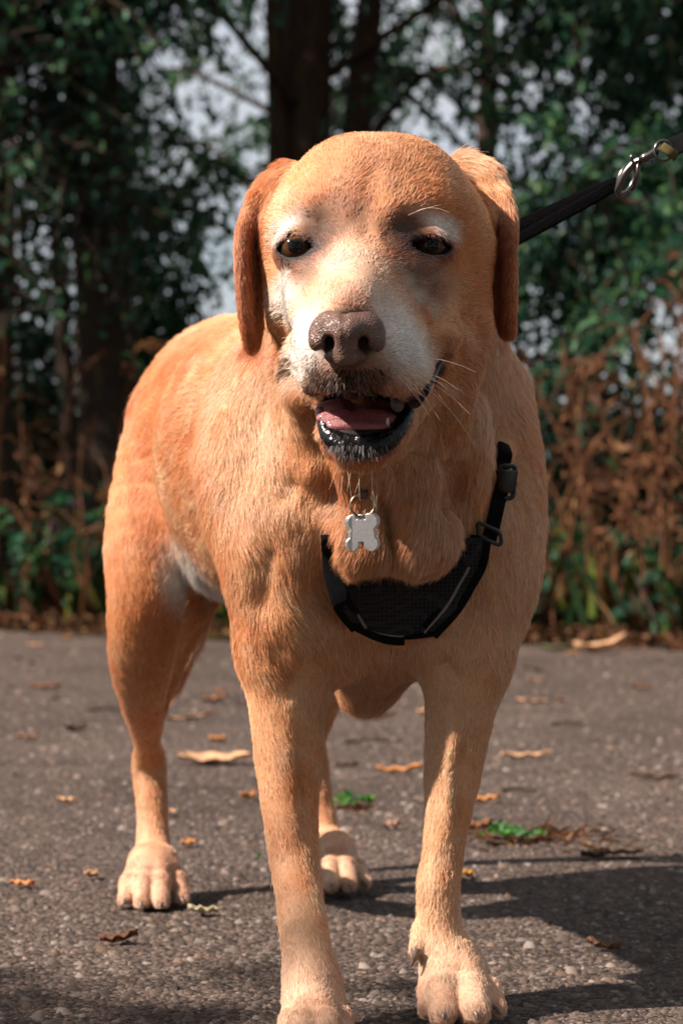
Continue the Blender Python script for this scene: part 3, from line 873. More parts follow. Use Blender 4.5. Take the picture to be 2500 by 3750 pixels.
# binding straps along both sides, piping beside them, hem at the bottom
tube("side_strap", local([gp(i, .035, .003) for i in range(nr)], harness), None, m_web, harness, seg=12, flat=(.0080, .0016), up=FWD)
tube("side_strap", local([gp(i, 1 - .035 - .03 * (i / nr), .002) for i in range(nr)], harness), None, m_web, harness, seg=12, flat=(.0085, .0018), up=FWD)
tube("piping", local([gp(i, .150 - .03 * i / nr, .0045) for i in range(6, nr)], harness), .0012, m_pipe, harness, seg=8)
tube("piping", local([gp(i, .925 - .05 * (i / nr), .0035) for i in range(7, nr)], harness), .0013, m_pipe, harness, seg=8)
tube("hem", local([gp(nr - 1, s, .001) + np.array([0, 0, -.0015 - .004 * math.sin(math.pi * s)]) for s in np.linspace(.0, .62, 14)], harness), .0035, m_web, harness, seg=10)
tube("hem", local([gp(nr - 1, s, .001) + np.array([0, 0, -.0012]) for s in np.linspace(.62, 1.0, 9)], harness), .0030, m_web, harness, seg=10)
tube("hem_piping", local([gp(nr - 1, s, .003) + np.array([0, 0, .0016 - .003 * math.sin(math.pi * s)]) for s in np.linspace(.04, .6, 12)], harness), .0008, m_pipe, harness, seg=6)
tube("reinforcing_band", local([gp(int(8 + 3 * math.sin(math.pi * s)), .12 + .8 * s, .0015) for s in np.linspace(0, 1, 24)], harness), None, m_web, harness, seg=12, flat=(.005, .0011), up=FWD)
# shoulder strap with its slider buckle, running up to the withers
sp = []
for (u, v) in ((1772, 1985), (1786, 1915), (1798, 1850), (1812, 1780), (1824, 1710), (1830, 1650)):
    q, nn = surf(u, v, .006); sp.append(q)
sp = np.array(sp)
sp = np.vstack([sp, at(1815, 1560, 2.215), at(1760, 1400, 2.29), at(1640, 1230, 2.36), at(1480, 1105, 2.42)])
path = catmull(sp, 6)
tube("shoulder_strap", local(path, harness), None, m_web, harness, seg=12, flat=(.0062, .0014), up=np.array([.35, -1, 0]))
bc = sp[3] + np.array([.003, -.005, .002])
bq = [bc + np.array([a * .0058 + b_ * .001, -abs(a) * -.001 , b_ * .0115]) for a, b_ in ((-1, -1), (-1, 0), (-1, 1), (0, 1.12), (1, 1), (1, 0), (1, -1), (0, -1.12))]
tube("slider_buckle", local(catmull(bq + [bq[0]], 4)[:-1], harness), .0020, m_plastic, harness, seg=10, closed=True)
tube("buckle_bar", local([bc + np.array([-.0075, -.001, 0]), bc + np.array([0, -.0022, .0008]), bc + np.array([.0075, -.001, 0])], harness), None, m_plastic, harness, seg=10, flat=(.0095, .0024), up=FWD)
q, nn = surf(1768, 1945, .009)
lp = [q + np.array([a * .0085, -.001, b_ * .0055 - a * .004]) for a, b_ in ((-1, -.8), (-1, .8), (0, 1), (1, .8), (1, -.8), (0, -1))]
tube("strap_loop", local(catmull(lp + [lp[0]], 4)[:-1], harness), .0018, m_plastic, harness, seg=8, closed=True)
lst = [at(1207, 1960, 2.086), at(1205, 1920, 2.092), at(1190, 1850, 2.115), at(1160, 1750, 2.16), at(1130, 1600, 2.20), at(1180, 1350, 2.32), at(1400, 1110, 2.42)]
tube("shoulder_strap", local(catmull(lst, 6), harness), None, m_web, harness, seg=12, flat=(.0065, .0014), up=np.array([-.3, -1, 0]))
# doubled handle strap that the lead pulls towards its owner
m_elastic = mat_simple("ribbed_black_elastic", (.003, .003, .0033), .9, var=.25, scale=500, bump=.9, bscale=900, spec=.03)
UPV = np.array([0.25, -.6, .75])
ha = [(1450, 1075, 2.43), (1700, 925, 2.38), (1905, 822, 2.34), (2080, 742, 2.30), (2205, 690, 2.275), (2256, 668, 2.265)]
hb2 = [(1450, 1120, 2.41), (1700, 978, 2.365), (1905, 870, 2.325), (2080, 775, 2.29), (2205, 705, 2.27), (2256, 672, 2.262)]
for pts_ in (ha, hb2):
    tube("handle_strap", local(catmull([at(*q_) for q_ in pts_], 6), harness), None, m_elastic, harness, seg=12, flat=(.0052, .0019), up=np.array([.2, -1, .1]))
m_steel = mat_simple("polished_steel", (.14, .13, .12), .25, metal=1.0, var=.1, scale=60)
m_brass = mat_simple("tarnished_split_ring", (.42, .33, .22), .25, metal=1.0, var=.2, scale=200)
rc = at(2292, 655, 2.262)
ringp = [rc + np.array([math.cos(a) * .0085 * .8 + math.sin(a) * .004, .004 * math.cos(a), math.sin(a) * .0125]) for a in np.linspace(0, 2 * math.pi, 28, endpoint=False)]
tube("handle_ring", local(ringp, harness), .0019, m_steel, harness, seg=10, closed=True)

lead = tag(empty("dog_lead", at(2330, 600, 2.25)), "dark dog lead with metal snap hook pulled up to the frame's edge", "lead")
hk = [at(2300, 700, 2.254), at(2268, 712, 2.25), at(2262, 690, 2.247), at(2285, 640, 2.245), at(2318, 600, 2.243), at(2345, 585, 2.24)]
tube("snap_hook", local(catmull(hk, 6), lead), np.interp(np.linspace(0, 1, 31), [0, .2, .6, 1], [.0016, .0026, .0034, .0030]), m_steel, lead, seg=10)
tube("hook_gate", local([at(2338, 592, 2.24), at(2330, 650, 2.243), at(2312, 695, 2.25)], lead), .0019, m_steel, lead, seg=8)
tube("gate_knob", local([at(2318, 600, 2.238), at(2312, 580, 2.236), at(2312, 570, 2.236)], lead), [.0014, .0013, .0022], m_steel, lead, seg=8)
tube("swivel", local([at(2340, 588, 2.24), at(2365, 575, 2.238), at(2372, 571, 2.237), at(2400, 558, 2.235), at(2408, 553, 2.235)], lead), [.0032, .0042, .0030, .0044, .0030], m_steel, lead, seg=12)
er = at(2428, 552, 2.232)
tube("swivel_eye", local([er + np.array([math.cos(a) * .0075, .001 * math.sin(a), math.sin(a) * .0085]) for a in np.linspace(0, 2 * math.pi, 24, endpoint=False)], lead), .0014, m_steel, lead, seg=8, closed=True)
m_yel = mat_simple("mustard_stitched_webbing", (.10, .07, .012), .8, var=.3, scale=300, bump=.7, bscale=1200)
tube("stitched_band", local(catmull([at(2420, 535, 2.226), at(2445, 552, 2.224), at(2475, 575, 2.226)], 5), lead), None, m_yel, lead, seg=10, flat=(.0042, .0016), up=np.array([0, -1, .3]))
tube("lead_strap", local(catmull([at(2432, 552, 2.232), at(2480, 530, 2.23), at(2600, 470, 2.2), at(3000, 260, 2.1), at(3600, -150, 1.9)], 6), lead), None, m_web, lead, seg=12, flat=(.0085, .0015), up=np.array([.1, -1, .3]))

# ---- identity tags hanging from the collar ring under the fur
dtag = tag(empty("dog_tag", at(1325, 1852, 2.052)), "bone-shaped metal identity tag hanging on a split ring below the chin", "tag")
def tag_plate(name, du, dv, dd, yaw, parent):
    h = .00055
    lobes = [(1291, 1914, 29), (1353, 1911, 31), (1286, 1995, 26), (1359, 1993, 27)]
    c0 = at(1322, 1952, 2.046)
    X = np.arange(-.017, .017, h); Z = np.arange(-.019, .019, h); Y = np.arange(-.0028, .0028, h * .8)
    d2 = None
    S = 2.046 / FPX
    gx, gz = np.meshgrid(X, Z, indexing='ij')
    def circ(u, v, r):
        return np.hypot(gx - (u - 1322) * S, gz + (v - 1952) * S) - r * S
    def seg_(u0, v0, u1, v1, r):
        ax, az, bx_, bz = (u0 - 1322) * S, -(v0 - 1952) * S, (u1 - 1322) * S, -(v1 - 1952) * S
        t = np.clip(((gx - ax) * (bx_ - ax) + (gz - az) * (bz - az)) / ((bx_ - ax) ** 2 + (bz - az) ** 2), 0, 1)
        return np.hypot(gx - ax - t * (bx_ - ax), gz - az - t * (bz - az)) - r * S
    for (u, v, r) in lobes:
        q = circ(u, v, r); d2 = q if d2 is None else np.minimum(d2, q)
    d2 = np.minimum(d2, seg_(1300, 1930, 1344, 1930, 26)); d2 = np.minimum(d2, seg_(1302, 1955, 1344, 1955, 30))
    d2 = np.minimum(d2, seg_(1295, 1935, 1290, 1990, 20)); d2 = np.minimum(d2, seg_(1350, 1935, 1354, 1990, 20))
    d2 = np.minimum(d2, circ(1320, 1897, 14))
    d2 = np.maximum(d2, -circ(1320, 1896, 6.5))
    d2 = np.maximum(d2, -seg_(1304, 1880, 1305, 1900, 3)); d2 = np.maximum(d2, -seg_(1336, 1880, 1335, 1900, 3))
    f = Field(X, Y, Z)
    th = .0007
    e = np.abs(Y)[None, :, None] - th
    dd3 = d2[:, None, :] + 0 * e
    f.F = np.maximum(dd3, e + 0 * dd3).astype(np.float32)
    a, b_ = f.mesh()
    a = relax(a, b_, 1)
    o = new_obj(name, np_mesh(name, a, b_), None, parent)
    o.location = Vector(c0 + np.array([du * S, dd, -dv * S])) - parent.location
    o.rotation_euler = (R(4), 0, R(yaw))
    return o
m_tag = mat_simple("worn_tag_steel", (.70, .69, .67), .42, metal=1.0, var=.12, scale=500, bump=.08, bscale=2500)
for args in ((0, 0, 0, -14), (8, -3, .0032, 10)):
    o = tag_plate("tag_plate", *args, dtag); o.data.materials.append(m_tag)
rc = at(1326, 1851, 2.046)
tube("split_ring", local([rc + np.array([math.cos(a) * .0092, .0015 * math.sin(a), math.sin(a) * .0088]) for a in np.linspace(0, 2 * math.pi, 36, endpoint=False)], dtag), .00085, m_brass, dtag, seg=8, closed=True)
m_loop = mat_simple("brown_collar_loop", (.09, .05, .035), .7, var=.3, scale=200)
tube("collar_loop", local(catmull([at(1326, 1822, 2.047), at(1328, 1806, 2.045), at(1330, 1785, 2.052), at(1332, 1770, 2.066)], 4), dtag), None, m_loop, dtag, seg=10, flat=(.004, .0016), up=FWD)

# coat is pressed flat under the harness
HV = []
for o in harness.children:
    if o.name.split('.')[0] in ("chest_panel", "side_strap", "hem", "shoulder_strap", "slider_buckle", "strap_loop"):
        HV += [v.co + harness.location for v in o.data.vertices]
from mathutils.kdtree import KDTree
kd = KDTree(len(HV))
for i, co in enumerate(HV): kd.insert(co, i)
kd.balance()
HARNESS_NEAR = np.zeros(len(V), bool)
for i in np.nonzero((V[:, 1] < 2.3) & (V[:, 2] > .25) & (V[:, 2] < .50))[0]:
    r_ = kd.find(V[i])
    HARNESS_NEAR[i] = r_[2] < .0085
# ---- fur: every hair a curve grown from the coat map
def sample_hairs(count, dens):
    tri_d = dens[T].mean(1)
    e1, e2 = V[T[:, 1]] - V[T[:, 0]], V[T[:, 2]] - V[T[:, 0]]
    area = np.linalg.norm(np.cross(e1, e2), axis=1) * .5
    w = area * tri_d; cw = np.cumsum(w); cw /= cw[-1]
    t = np.searchsorted(cw, RNG.random(count))
    r1, r2 = RNG.random(count), RNG.random(count)
    s = r1 + r2 > 1; r1[s] = 1 - r1[s]; r2[s] = 1 - r2[s]
    B = np.stack([1 - r1 - r2, r1, r2], 1)
    I = T[t]
    ip = lambda A: (A[I] * (B[:, :, None] if A.ndim == 2 else B)).sum(1)
    return I, B, ip

def unit(a):
    return a / (np.linalg.norm(a, axis=1, keepdims=True) + 1e-9)

m_fur = bpy.data.materials.new("fur"); m_fur.use_nodes = True
n, l = m_fur.node_tree.nodes, m_fur.node_tree.links
n.remove(n["Principled BSDF"])
hb_ = n.new("ShaderNodeBsdfHairPrincipled"); hb_.parametrization = 'COLOR'; hb_.model = 'CHIANG'
ac = n.new("ShaderNodeAttribute"); ac.attribute_name = "hair_color"
hi_ = n.new("ShaderNodeHairInfo")
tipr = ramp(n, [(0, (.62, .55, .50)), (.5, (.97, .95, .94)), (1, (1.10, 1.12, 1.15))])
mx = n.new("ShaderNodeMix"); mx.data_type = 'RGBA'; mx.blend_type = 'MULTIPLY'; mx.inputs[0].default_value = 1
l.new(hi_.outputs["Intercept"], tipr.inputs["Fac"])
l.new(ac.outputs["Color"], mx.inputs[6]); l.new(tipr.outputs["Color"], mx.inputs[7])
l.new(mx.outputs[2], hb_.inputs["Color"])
hb_.inputs["Roughness"].default_value = .40; hb_.inputs["IOR"].default_value = 1.36
hb_.inputs["Radial Roughness"].default_value = .55
hb_.inputs["Coat"].default_value = 0.0
hb_.inputs["Random Roughness"].default_value = .2
pb_ = n.new("ShaderNodeBsdfPrincipled"); pb_.inputs["Roughness"].default_value = .45; pb_.inputs["Specular IOR Level"].default_value = .45
l.new(mx.outputs[2], pb_.inputs["Base Color"])
ms_ = n.new("ShaderNodeMixShader"); ms_.inputs[0].default_value = .74
l.new(hb_.outputs[0], ms_.inputs[1]); l.new(pb_.outputs[0], ms_.inputs[2])
l.new(ms_.outputs[0], n["Material Output"].inputs["Surface"])

def grow(name, count, dens, len_mul=1.0, lift=.18, rad=.00014, pts=4, parent=dog, seed=0, colvar=.16, keep=None, clump=.22, bright=1.0):
    I, B, ip = sample_hairs(count, dens)
    P = ip(V); Nn = unit(ip(N)); F = ip(FL); L = (ip(LN) * .38 + .0026) * len_mul; Cc = 1 - (1 - np.clip(ip(KC), .003, .98)) ** np.array([2.25, 1.52, 1.46])
    F = F - Nn * (F * Nn).sum(1, keepdims=True)
    F = unit(F)
    S = np.cross(Nn, F)
    # swirl: neighbouring hairs lean together, tufts differ
    a = (noise3(P, 22, 5) - .5) * .9 + (noise3(P, 75, 6) - .5) * .7 + RNG.normal(0, .12, count)
    F = F * np.cos(a)[:, None] + S * np.sin(a)[:, None]
    tuft = noise3(P, 150, 8)
    lf = np.clip(lift * (.55 + .9 * noise3(P, 60, 9)) + RNG.normal(0, .07, count) + (tuft - .5) * .25, .05, 1.0)
    L = L * np.clip(RNG.normal(.95, .2, count), .4, 1.5) * (.8 + .4 * noise3(P, 45, 11))
    t = np.linspace(0, 1, pts)[None, :, None]
    d0 = unit(F * (1 - lf * .9)[:, None] + Nn * (lf + .12)[:, None])
    d1 = unit(F + Nn * (lf * .12)[:, None] + np.array([0, 0, -.12]))
    root = P - Nn * .0008
    X = root[:, None, :] + L[:, None, None] * (d0[:, None, :] * t + (d1 - d0)[:, None, :] * (t ** 2) * .55)
    # clumping of tips towards a lattice of tuft centres
    cell = .0036
    key = np.floor(P / cell).astype(np.int64)
    cen = (key + .5 + .35 * np.sin(key[:, [1, 2, 0]] * 12.9898 + key * 78.233)) * cell
    pull = (cen - P); pull -= Nn * (pull * Nn).sum(1, keepdims=True)
    X += pull[:, None, :] * (t ** 1.5) * clump * RNG.uniform(.3, 1.2, count)[:, None, None]
    X[:, :, 2] = np.maximum(X[:, :, 2], .0015)
    if keep is not None:
        k = keep(P)
        X, Cc, L = X[k], Cc[k], L[k]; tuft = tuft[k]
    c = len(X)
    g = RNG.normal(1, colvar, (c, 1)) * (.86 + .28 * tuft[:, None])
    warm = RNG.normal(0, .06, (c, 1))
    Cc = np.clip(Cc * g * np.array([1, 1, 1]) * (1 + warm * np.array([0.0, 1, 2])) * bright, 0.004, .93)
    hc = bpy.data.hair_curves.new(name)
    hc.add_curves([pts] * c)
    X = X - np.array(dog.location)
    hc.attributes["position"].data.foreach_set("vector", X.astype(np.float32).ravel())
    ra = hc.attributes.new("radius", 'FLOAT', 'POINT')
    tp = np.array([1.0, .95, .75, .18]) if pts == 4 else np.interp(np.linspace(0, 1, pts), [0, .6, 1], [1, .8, .15])
    ra.data.foreach_set("value", (np.broadcast_to(tp, (c, pts)) * rad * RNG.uniform(.75, 1.2, (c, 1))).astype(np.float32).ravel())
    ca = hc.attributes.new("hair_color", 'FLOAT_COLOR', 'CURVE')
    ca.data.foreach_set("color", np.concatenate([Cc, np.ones((c, 1))], 1).astype(np.float32).ravel())
    o = bpy.data.objects.new(name, hc)
    hc.materials.append(m_fur)
    link(o, parent)
    return o

# where no hair grows: nose, lids' rims, lips, inside of the mouth
bald = np.zeros(len(V), bool)
bald |= mouth
bald |= ((UVD[:, 0] - 1270) / 135) ** 2 + ((UVD[:, 1] - 1235) / 98) ** 2 < .92
bald |= (((UVD[:, 0] - 1320) / 130) ** 2 + ((UVD[:, 1] - 1600) / 36) ** 2 < 1) & (V[:, 1] < 1.975)
bald &= head
for e in (EYE_L, EYE_R):
    q = V - e
    bald |= (np.abs(q[:, 0]) / .0172) ** 2 + (q[:, 2] / .0098) ** 2 + (q[:, 1] / .03) ** 2 < 1
dens = np.ones(len(V))
dens[head] = 2.6
dens *= np.where((V[:, 2] < .07), 1.6, 1.0)
dens *= np.where(N[:, 1] < .35, 1.0, .35)                # the far side carries less
dens[bald] = 0
LN_face = LN.copy()
HIDE = globals().get("HARNESS_NEAR")
if HIDE is not None:
    dens[HIDE] = 0
fur = grow("fur", 860000, dens)
fur["kind"] = "stuff"
# coarser grizzled guard hairs over the face
fd_ = np.where(head & (V[:, 1] < 2.09) & ~bald, 1.0, 0)
grow("face_guard_hairs", 60000, fd_, 1.15, .26, .00017, 4, dog, colvar=.34)["kind"] = "stuff"
# and scattered longer ones over the coat
grow("guard_hairs", 36000, np.where(head | bald | (N[:, 1] > .4), 0, 1.0) * (HIDE is None or ~HARNESS_NEAR), 1.15, .26, .00014, 4, dog, colvar=.26, bright=1.15)["kind"] = "stuff"

# ---- whiskers and the stiff bristles of the upper lip and chin
def strands(name, roots, dirs, lens, cols, rad, droop, parent, pts=6):
    c = len(roots); t = np.linspace(0, 1, pts)[None, :, None]
    X = roots[:, None, :] + lens[:, None, None] * (dirs[:, None, :] * t + np.array([0, .05, -1.0]) * (t ** 2) * droop[:, None, None]) - np.array(dog.location)
    hc = bpy.data.hair_curves.new(name); hc.add_curves([pts] * c)
    hc.attributes["position"].data.foreach_set("vector", X.astype(np.float32).ravel())
    ra = hc.attributes.new("radius", 'FLOAT', 'POINT')
    ra.data.foreach_set("value", (np.broadcast_to(np.linspace(1, .25, pts), (c, pts)) * rad).astype(np.float32).ravel())
    ca = hc.attributes.new("hair_color", 'FLOAT_COLOR', 'CURVE')
    ca.data.foreach_set("color", np.concatenate([cols, np.ones((c, 1))], 1).astype(np.float32).ravel())
    hc.materials.append(m_fur)
    o = bpy.data.objects.new(name, hc); o["kind"] = "stuff"
    return link(o, parent)
rw = []
for _ in range(34):
    side = random.random()
    if side < .38: u, v, dx = random.uniform(1090, 1160), random.uniform(1290, 1420), -1
    else: u, v, dx = random.uniform(1420, 1560), random.uniform(1270, 1430), 1
    q, nn = surf(u, v)
    rw.append((q, unit(np.array([[dx * random.uniform(.5, 1), random.uniform(-.4, .1), random.uniform(-.6, .1)]]))[0], random.uniform(.022, .052)))
for _ in range(16):
    q, nn = surf(random.uniform(1220, 1500), random.uniform(1690, 1730))
    rw.append((q, np.array([random.uniform(-.4, .4), -.5, -.8]), random.uniform(.012, .026)))
for (u, v) in ((1490, 790), (1520, 775), (1080, 770), (1060, 780)):
    q, nn = surf(u, v); rw.append((q, unit(np.array([[.8 if u > 1300 else -.8, -.4, .35]]))[0], .03))
ww_ = len(rw)
strands("whiskers", np.array([r[0] for r in rw]), np.array([r[1] for r in rw]), np.array([r[2] for r in rw]), np.tile([.78, .55, .36], (ww_, 1)), .00020, np.random.default_rng(5).uniform(.1, .5, ww_), dog)
# bristles over the dark upper lip
br = []
for _ in range(900):
    u = random.gauss(1285, 65); v = random.uniform(1345, 1438)
    if abs(u - 1285) > 170 or (abs(u - 1268) < 95 and v < 1350): continue
    q, nn = surf(u, v)
    if q[1] > 1.97: continue
    br.append((q, unit(np.array([[(u - 1275) * .004, -.35, -.8]]) + nn * .5)[0], random.uniform(.0025, .0055), (.40, .24, .13) if random.random() < .2 else (.015, .009, .007)))
strands("lip_bristles", np.array([r[0] for r in br]), np.array([r[1] for r in br]), np.array([r[2] for r in br]), np.array([r[3] for r in br]), .00021, np.full(len(br), .25), dog, 4)
br = []
BVL = BVHTree.FromPolygons([tuple(v) for v in Vl], [tuple(q) for q in Ql])
for _ in range(420):
    u = random.uniform(1190, 1480); v = random.uniform(1630, 1700)
    dr = (Vector(at(u, v, 2.0)) - CAMP).normalized()
    h = BVL.ray_cast(CAMP, dr, 3.0)
    if h[0] is None or h[0].y > 1.97: continue
    br.append((np.array(h[0]), unit(np.array([[(u - 1320) * .003, -.5, -.75]]))[0], random.uniform(.003, .006), (.40, .32, .27) if random.random() < .2 else (.02, .016, .014)))
strands("chin_bristles", np.array([r[0] for r in br]), np.array([r[1] for r in br]), np.array([r[2] for r in br]), np.array([r[3] for r in br]), .0002, np.full(len(br), .2), dog, 4)
# long pale feathering of the flank and the fringe of the dewlap
d2 = np.where((np.linalg.norm((V - at(785, 2090, 2.55)), axis=1) < .05) & (N[:, 1] < .4), 1.0, 0)
grow("flank_feathering", 9000, d2, 1.7, .2, .0002, 5, dog)["kind"] = "stuff"
d3 = np.where((UVD[:, 0] > 1190) & (UVD[:, 0] < 1720) & (UVD[:, 1] > 1700) & (UVD[:, 1] < 2150) & (V[:, 1] < 2.12) & ~HARNESS_NEAR, 1.0, 0)
grow("dewlap_fringe", 26000, d3, 1.2, .28, .00018, 5, dog, bright=.82)["kind"] = "stuff"
# ------------------------------------------------------------------ the place
# ---- ground and path
def ground_mat():
    m, n, l, p = mat_new("soil_and_litter")
    tc = n.new("ShaderNodeTexCoord")
    a = n.new("ShaderNodeTexNoise"); a.inputs["Scale"].default_value = 1.2; a.inputs["Detail"].default_value = 9; a.inputs["Roughness"].default_value = .7
    l.new(tc.outputs["Object"], a.inputs["Vector"])
    r = ramp(n, [(.3, (.030, .022, .015)), (.5, (.055, .045, .022)), (.7, (.045, .055, .020))])
    l.new(a.outputs["Fac"], r.inputs["Fac"]); l.new(r.outputs["Color"], p.inputs["Base Color"])
    p.inputs["Roughness"].default_value = .95
    return m
gm = np_mesh("ground", [(-900, -40, -.03), (900, -40, -.03), (900, 1800, -.03), (-900, 1800, -.03)], [(0, 1, 2, 3)])
tag(new_obj("ground", gm, ground_mat()), kind="structure")

m_path, n, l, p = mat_new("worn_gravel_tarmac")
tc = n.new("ShaderNodeTexCoord")
vo = n.new("ShaderNodeTexVoronoi"); vo.inputs["Scale"].default_value = 165; vo.inputs["Randomness"].default_value = 1
vo2 = n.new("ShaderNodeTexVoronoi"); vo2.inputs["Scale"].default_value = 48
nz = n.new("ShaderNodeTexNoise"); nz.inputs["Scale"].default_value = 1.5; nz.inputs["Detail"].default_value = 9; nz.inputs["Roughness"].default_value = .7
nf = n.new("ShaderNodeTexNoise"); nf.inputs["Scale"].default_value = 380; nf.inputs["Detail"].default_value = 3
for q in (vo, vo2, nz, nf): l.new(tc.outputs["Object"], q.inputs["Vector"])
r1 = ramp(n, [(0, (.030, .021, .017)), (.5, (.076, .052, .040)), (1, (.155, .114, .094))])
sep = n.new("ShaderNodeSeparateColor"); l.new(vo.outputs["Color"], sep.inputs[0]); l.new(sep.outputs[0], r1.inputs["Fac"])
r2 = ramp(n, [(.32, (.45, .41, .38)), (.5, (.85, .82, .80)), (.68, (1.12, 1.1, 1.1))]); l.new(nz.outputs["Fac"], r2.inputs["Fac"])
mx = n.new("ShaderNodeMix"); mx.data_type = 'RGBA'; mx.blend_type = 'MULTIPLY'; mx.inputs[0].default_value = 1
l.new(r1.outputs["Color"], mx.inputs[6]); l.new(r2.outputs["Color"], mx.inputs[7]); l.new(mx.outputs[2], p.inputs["Base Color"])
p.inputs["Roughness"].default_value = .9; p.inputs["Specular IOR Level"].default_value = .25
b1 = n.new("ShaderNodeBump"); b1.inputs["Strength"].default_value = .9; b1.inputs["Distance"].default_value = .006; b1.invert = True
l.new(vo.outputs["Distance"], b1.inputs["Height"])
b2 = n.new("ShaderNodeBump"); b2.inputs["Strength"].default_value = .5; b2.inputs["Distance"].default_value = .003
l.new(nf.outputs["Fac"], b2.inputs["Height"]); l.new(b1.outputs["Normal"], b2.inputs["Normal"]); l.new(b2.outputs["Normal"], p.inputs["Normal"])

def edge_y(x):            # far edge of the path
    x = np.asarray(x, float)
    return 8.55 - .62 * x + .10 * np.sin(x * 3.1) + .06 * np.sin(x * 9.7 + 1) + .03 * np.sin(x * 23)
gx = np.linspace(-7, 7, 141); ty = np.concatenate([np.linspace(0, .3, 8), np.linspace(.3, 1, 120)[1:]])
PV = []
for t in ty:
    y = -4 + (edge_y(gx) + 4) * t
    z = (noise3(np.stack([gx, y, 0 * gx], 1), 1.7, 2) - .5) * .018 * (t < 1) + (noise3(np.stack([gx, y, 0 * gx], 1), 7, 3) - .5) * .006
    near = np.exp(-(((gx) / .6) ** 2 + ((y - 2.4) / .8) ** 2))
    z = z * (1 - near)
    PV.append(np.stack([gx, y, z - (.004 if t < 1 else .026)], 1))
PV = np.concatenate(PV); nx_ = len(gx)
PQ = [(i * nx_ + j, i * nx_ + j + 1, (i + 1) * nx_ + j + 1, (i + 1) * nx_ + j) for i in range(len(ty) - 1) for j in range(nx_ - 1)]
path_o = tag(new_obj("path", np_mesh("path", PV, PQ), m_path), kind="structure")
PB = BVHTree.FromPolygons([tuple(v) for v in PV], [tuple(q) for q in PQ])
def gz(x, y):
    h = PB.ray_cast(Vector((x, y, 1)), Vector((0, 0, -1)))
    return h[0].z if h[0] is not None else -.03

# ---- loose gravel on the path
def gravel(count):
    d = 1.85 / (1 - RNG.random(count) * .80)
    x = (RNG.random(count) - .5) * 2 * (.175 * d + .15)
    d = d + RNG.normal(0, .02, count)
    keep = d < edge_y(x) - .05
    x, d = x[keep], d[keep]
    sz = np.clip(RNG.lognormal(-6.5, .6, len(x)), .0010, .0075) * (.75 + .10 * d)
    ph = (1 + 5 ** .5) / 2
    ico = np.array([(-1, 0, 0), (1, 0, 0), (0, -1, 0), (0, 1, 0), (0, 0, .9), (.6, .6, -.35), (-.6, -.6, -.35), (.6, -.6, .35), (-.6, .6, .4)]) * 1.0
    # octahedral pebble with knocked corners
    base = np.array([(1, 0, 0), (.3, .95, .1), (-.8, .6, 0), (-.9, -.45, .1), (.2, -1, 0), (.45, .25, .8), (-.45, -.1, .85)])
    tris = np.array([(0, 1, 5), (1, 2, 5), (2, 6, 5), (2, 3, 6), (3, 4, 6), (4, 0, 5), (4, 5, 6)])
    c = len(x); a = RNG.random(c) * 6.283
    jit = 1 + RNG.normal(0, .18, (c, 7, 3))
    B = base[None] * jit * sz[:, None, None] * np.stack([np.ones(c), RNG.uniform(.6, 1, c), RNG.uniform(.45, .95, c)], 1)[:, None, :]
    ca, sa = np.cos(a)[:, None], np.sin(a)[:, None]
    X = B[:, :, 0] * ca - B[:, :, 1] * sa; Y = B[:, :, 0] * sa + B[:, :, 1] * ca
    zz = np.array([(noise3(np.stack([x, d, 0 * x], 1), 1.7, 2) - .5) * .018 + (noise3(np.stack([x, d, 0 * x], 1), 7, 3) - .5) * .006])[0]
    near = np.exp(-((x / .6) ** 2 + ((d - 2.4) / .8) ** 2)); zz = zz * (1 - near) - .0045
    P = np.stack([X + x[:, None], Y + d[:, None], B[:, :, 2] + zz[:, None]], 2).reshape(-1, 3)
    F = (tris[None] + (np.arange(c) * 7)[:, None, None]).reshape(-1, 3)
    pal = np.array([(.055, .040, .031), (.105, .078, .063), (.17, .13, .108), (.10, .064, .046), (.22, .175, .15), (.16, .10, .068)])
    k = RNG.choice(len(pal), c, p=[.24, .30, .20, .14, .05, .07]); col = np.repeat(pal[k] * RNG.uniform(.75, 1.2, (c, 1)), 7, 0)
    me = np_mesh("gravel", P, None, F, smooth=False); set_color(me, "tint", col)
    return me
def tint_mat(name, rough=.85, spec=.3, trans=0.0, bump=0.0):
    m, n, l, p = mat_new(name)
    a = n.new("ShaderNodeAttribute"); a.attribute_name = "tint"
    nz = n.new("ShaderNodeTexNoise"); nz.inputs["Scale"].default_value = 90; nz.inputs["Detail"].default_value = 3
    tc = n.new("ShaderNodeTexCoord"); l.new(tc.outputs["Object"], nz.inputs["Vector"])
    r = ramp(n, [(.3, (.72, .72, .72)), (.7, (1.15, 1.15, 1.15))]); l.new(nz.outputs["Fac"], r.inputs["Fac"])
    mx = n.new("ShaderNodeMix"); mx.data_type = 'RGBA'; mx.blend_type = 'MULTIPLY'; mx.inputs[0].default_value = 1
    l.new(a.outputs["Color"], mx.inputs[6]); l.new(r.outputs["Color"], mx.inputs[7]); l.new(mx.outputs[2], p.inputs["Base Color"])
    p.inputs["Roughness"].default_value = rough; p.inputs["Specular IOR Level"].default_value = spec
    if trans > 0:
        t = n.new("ShaderNodeBsdfTranslucent"); l.new(mx.outputs[2], t.inputs["Color"])
        ms = n.new("ShaderNodeMixShader"); ms.inputs[0].default_value = trans
        l.new(p.outputs[0], ms.inputs[1]); l.new(t.outputs[0], ms.inputs[2]); l.new(ms.outputs[0], n["Material Output"].inputs["Surface"])
    return m
m_stone = tint_mat("pebbles")
tag(new_obj("gravel", gravel(95000), m_stone), "loose grey and brown gravel strewn over the path", "gravel", kind="stuff")

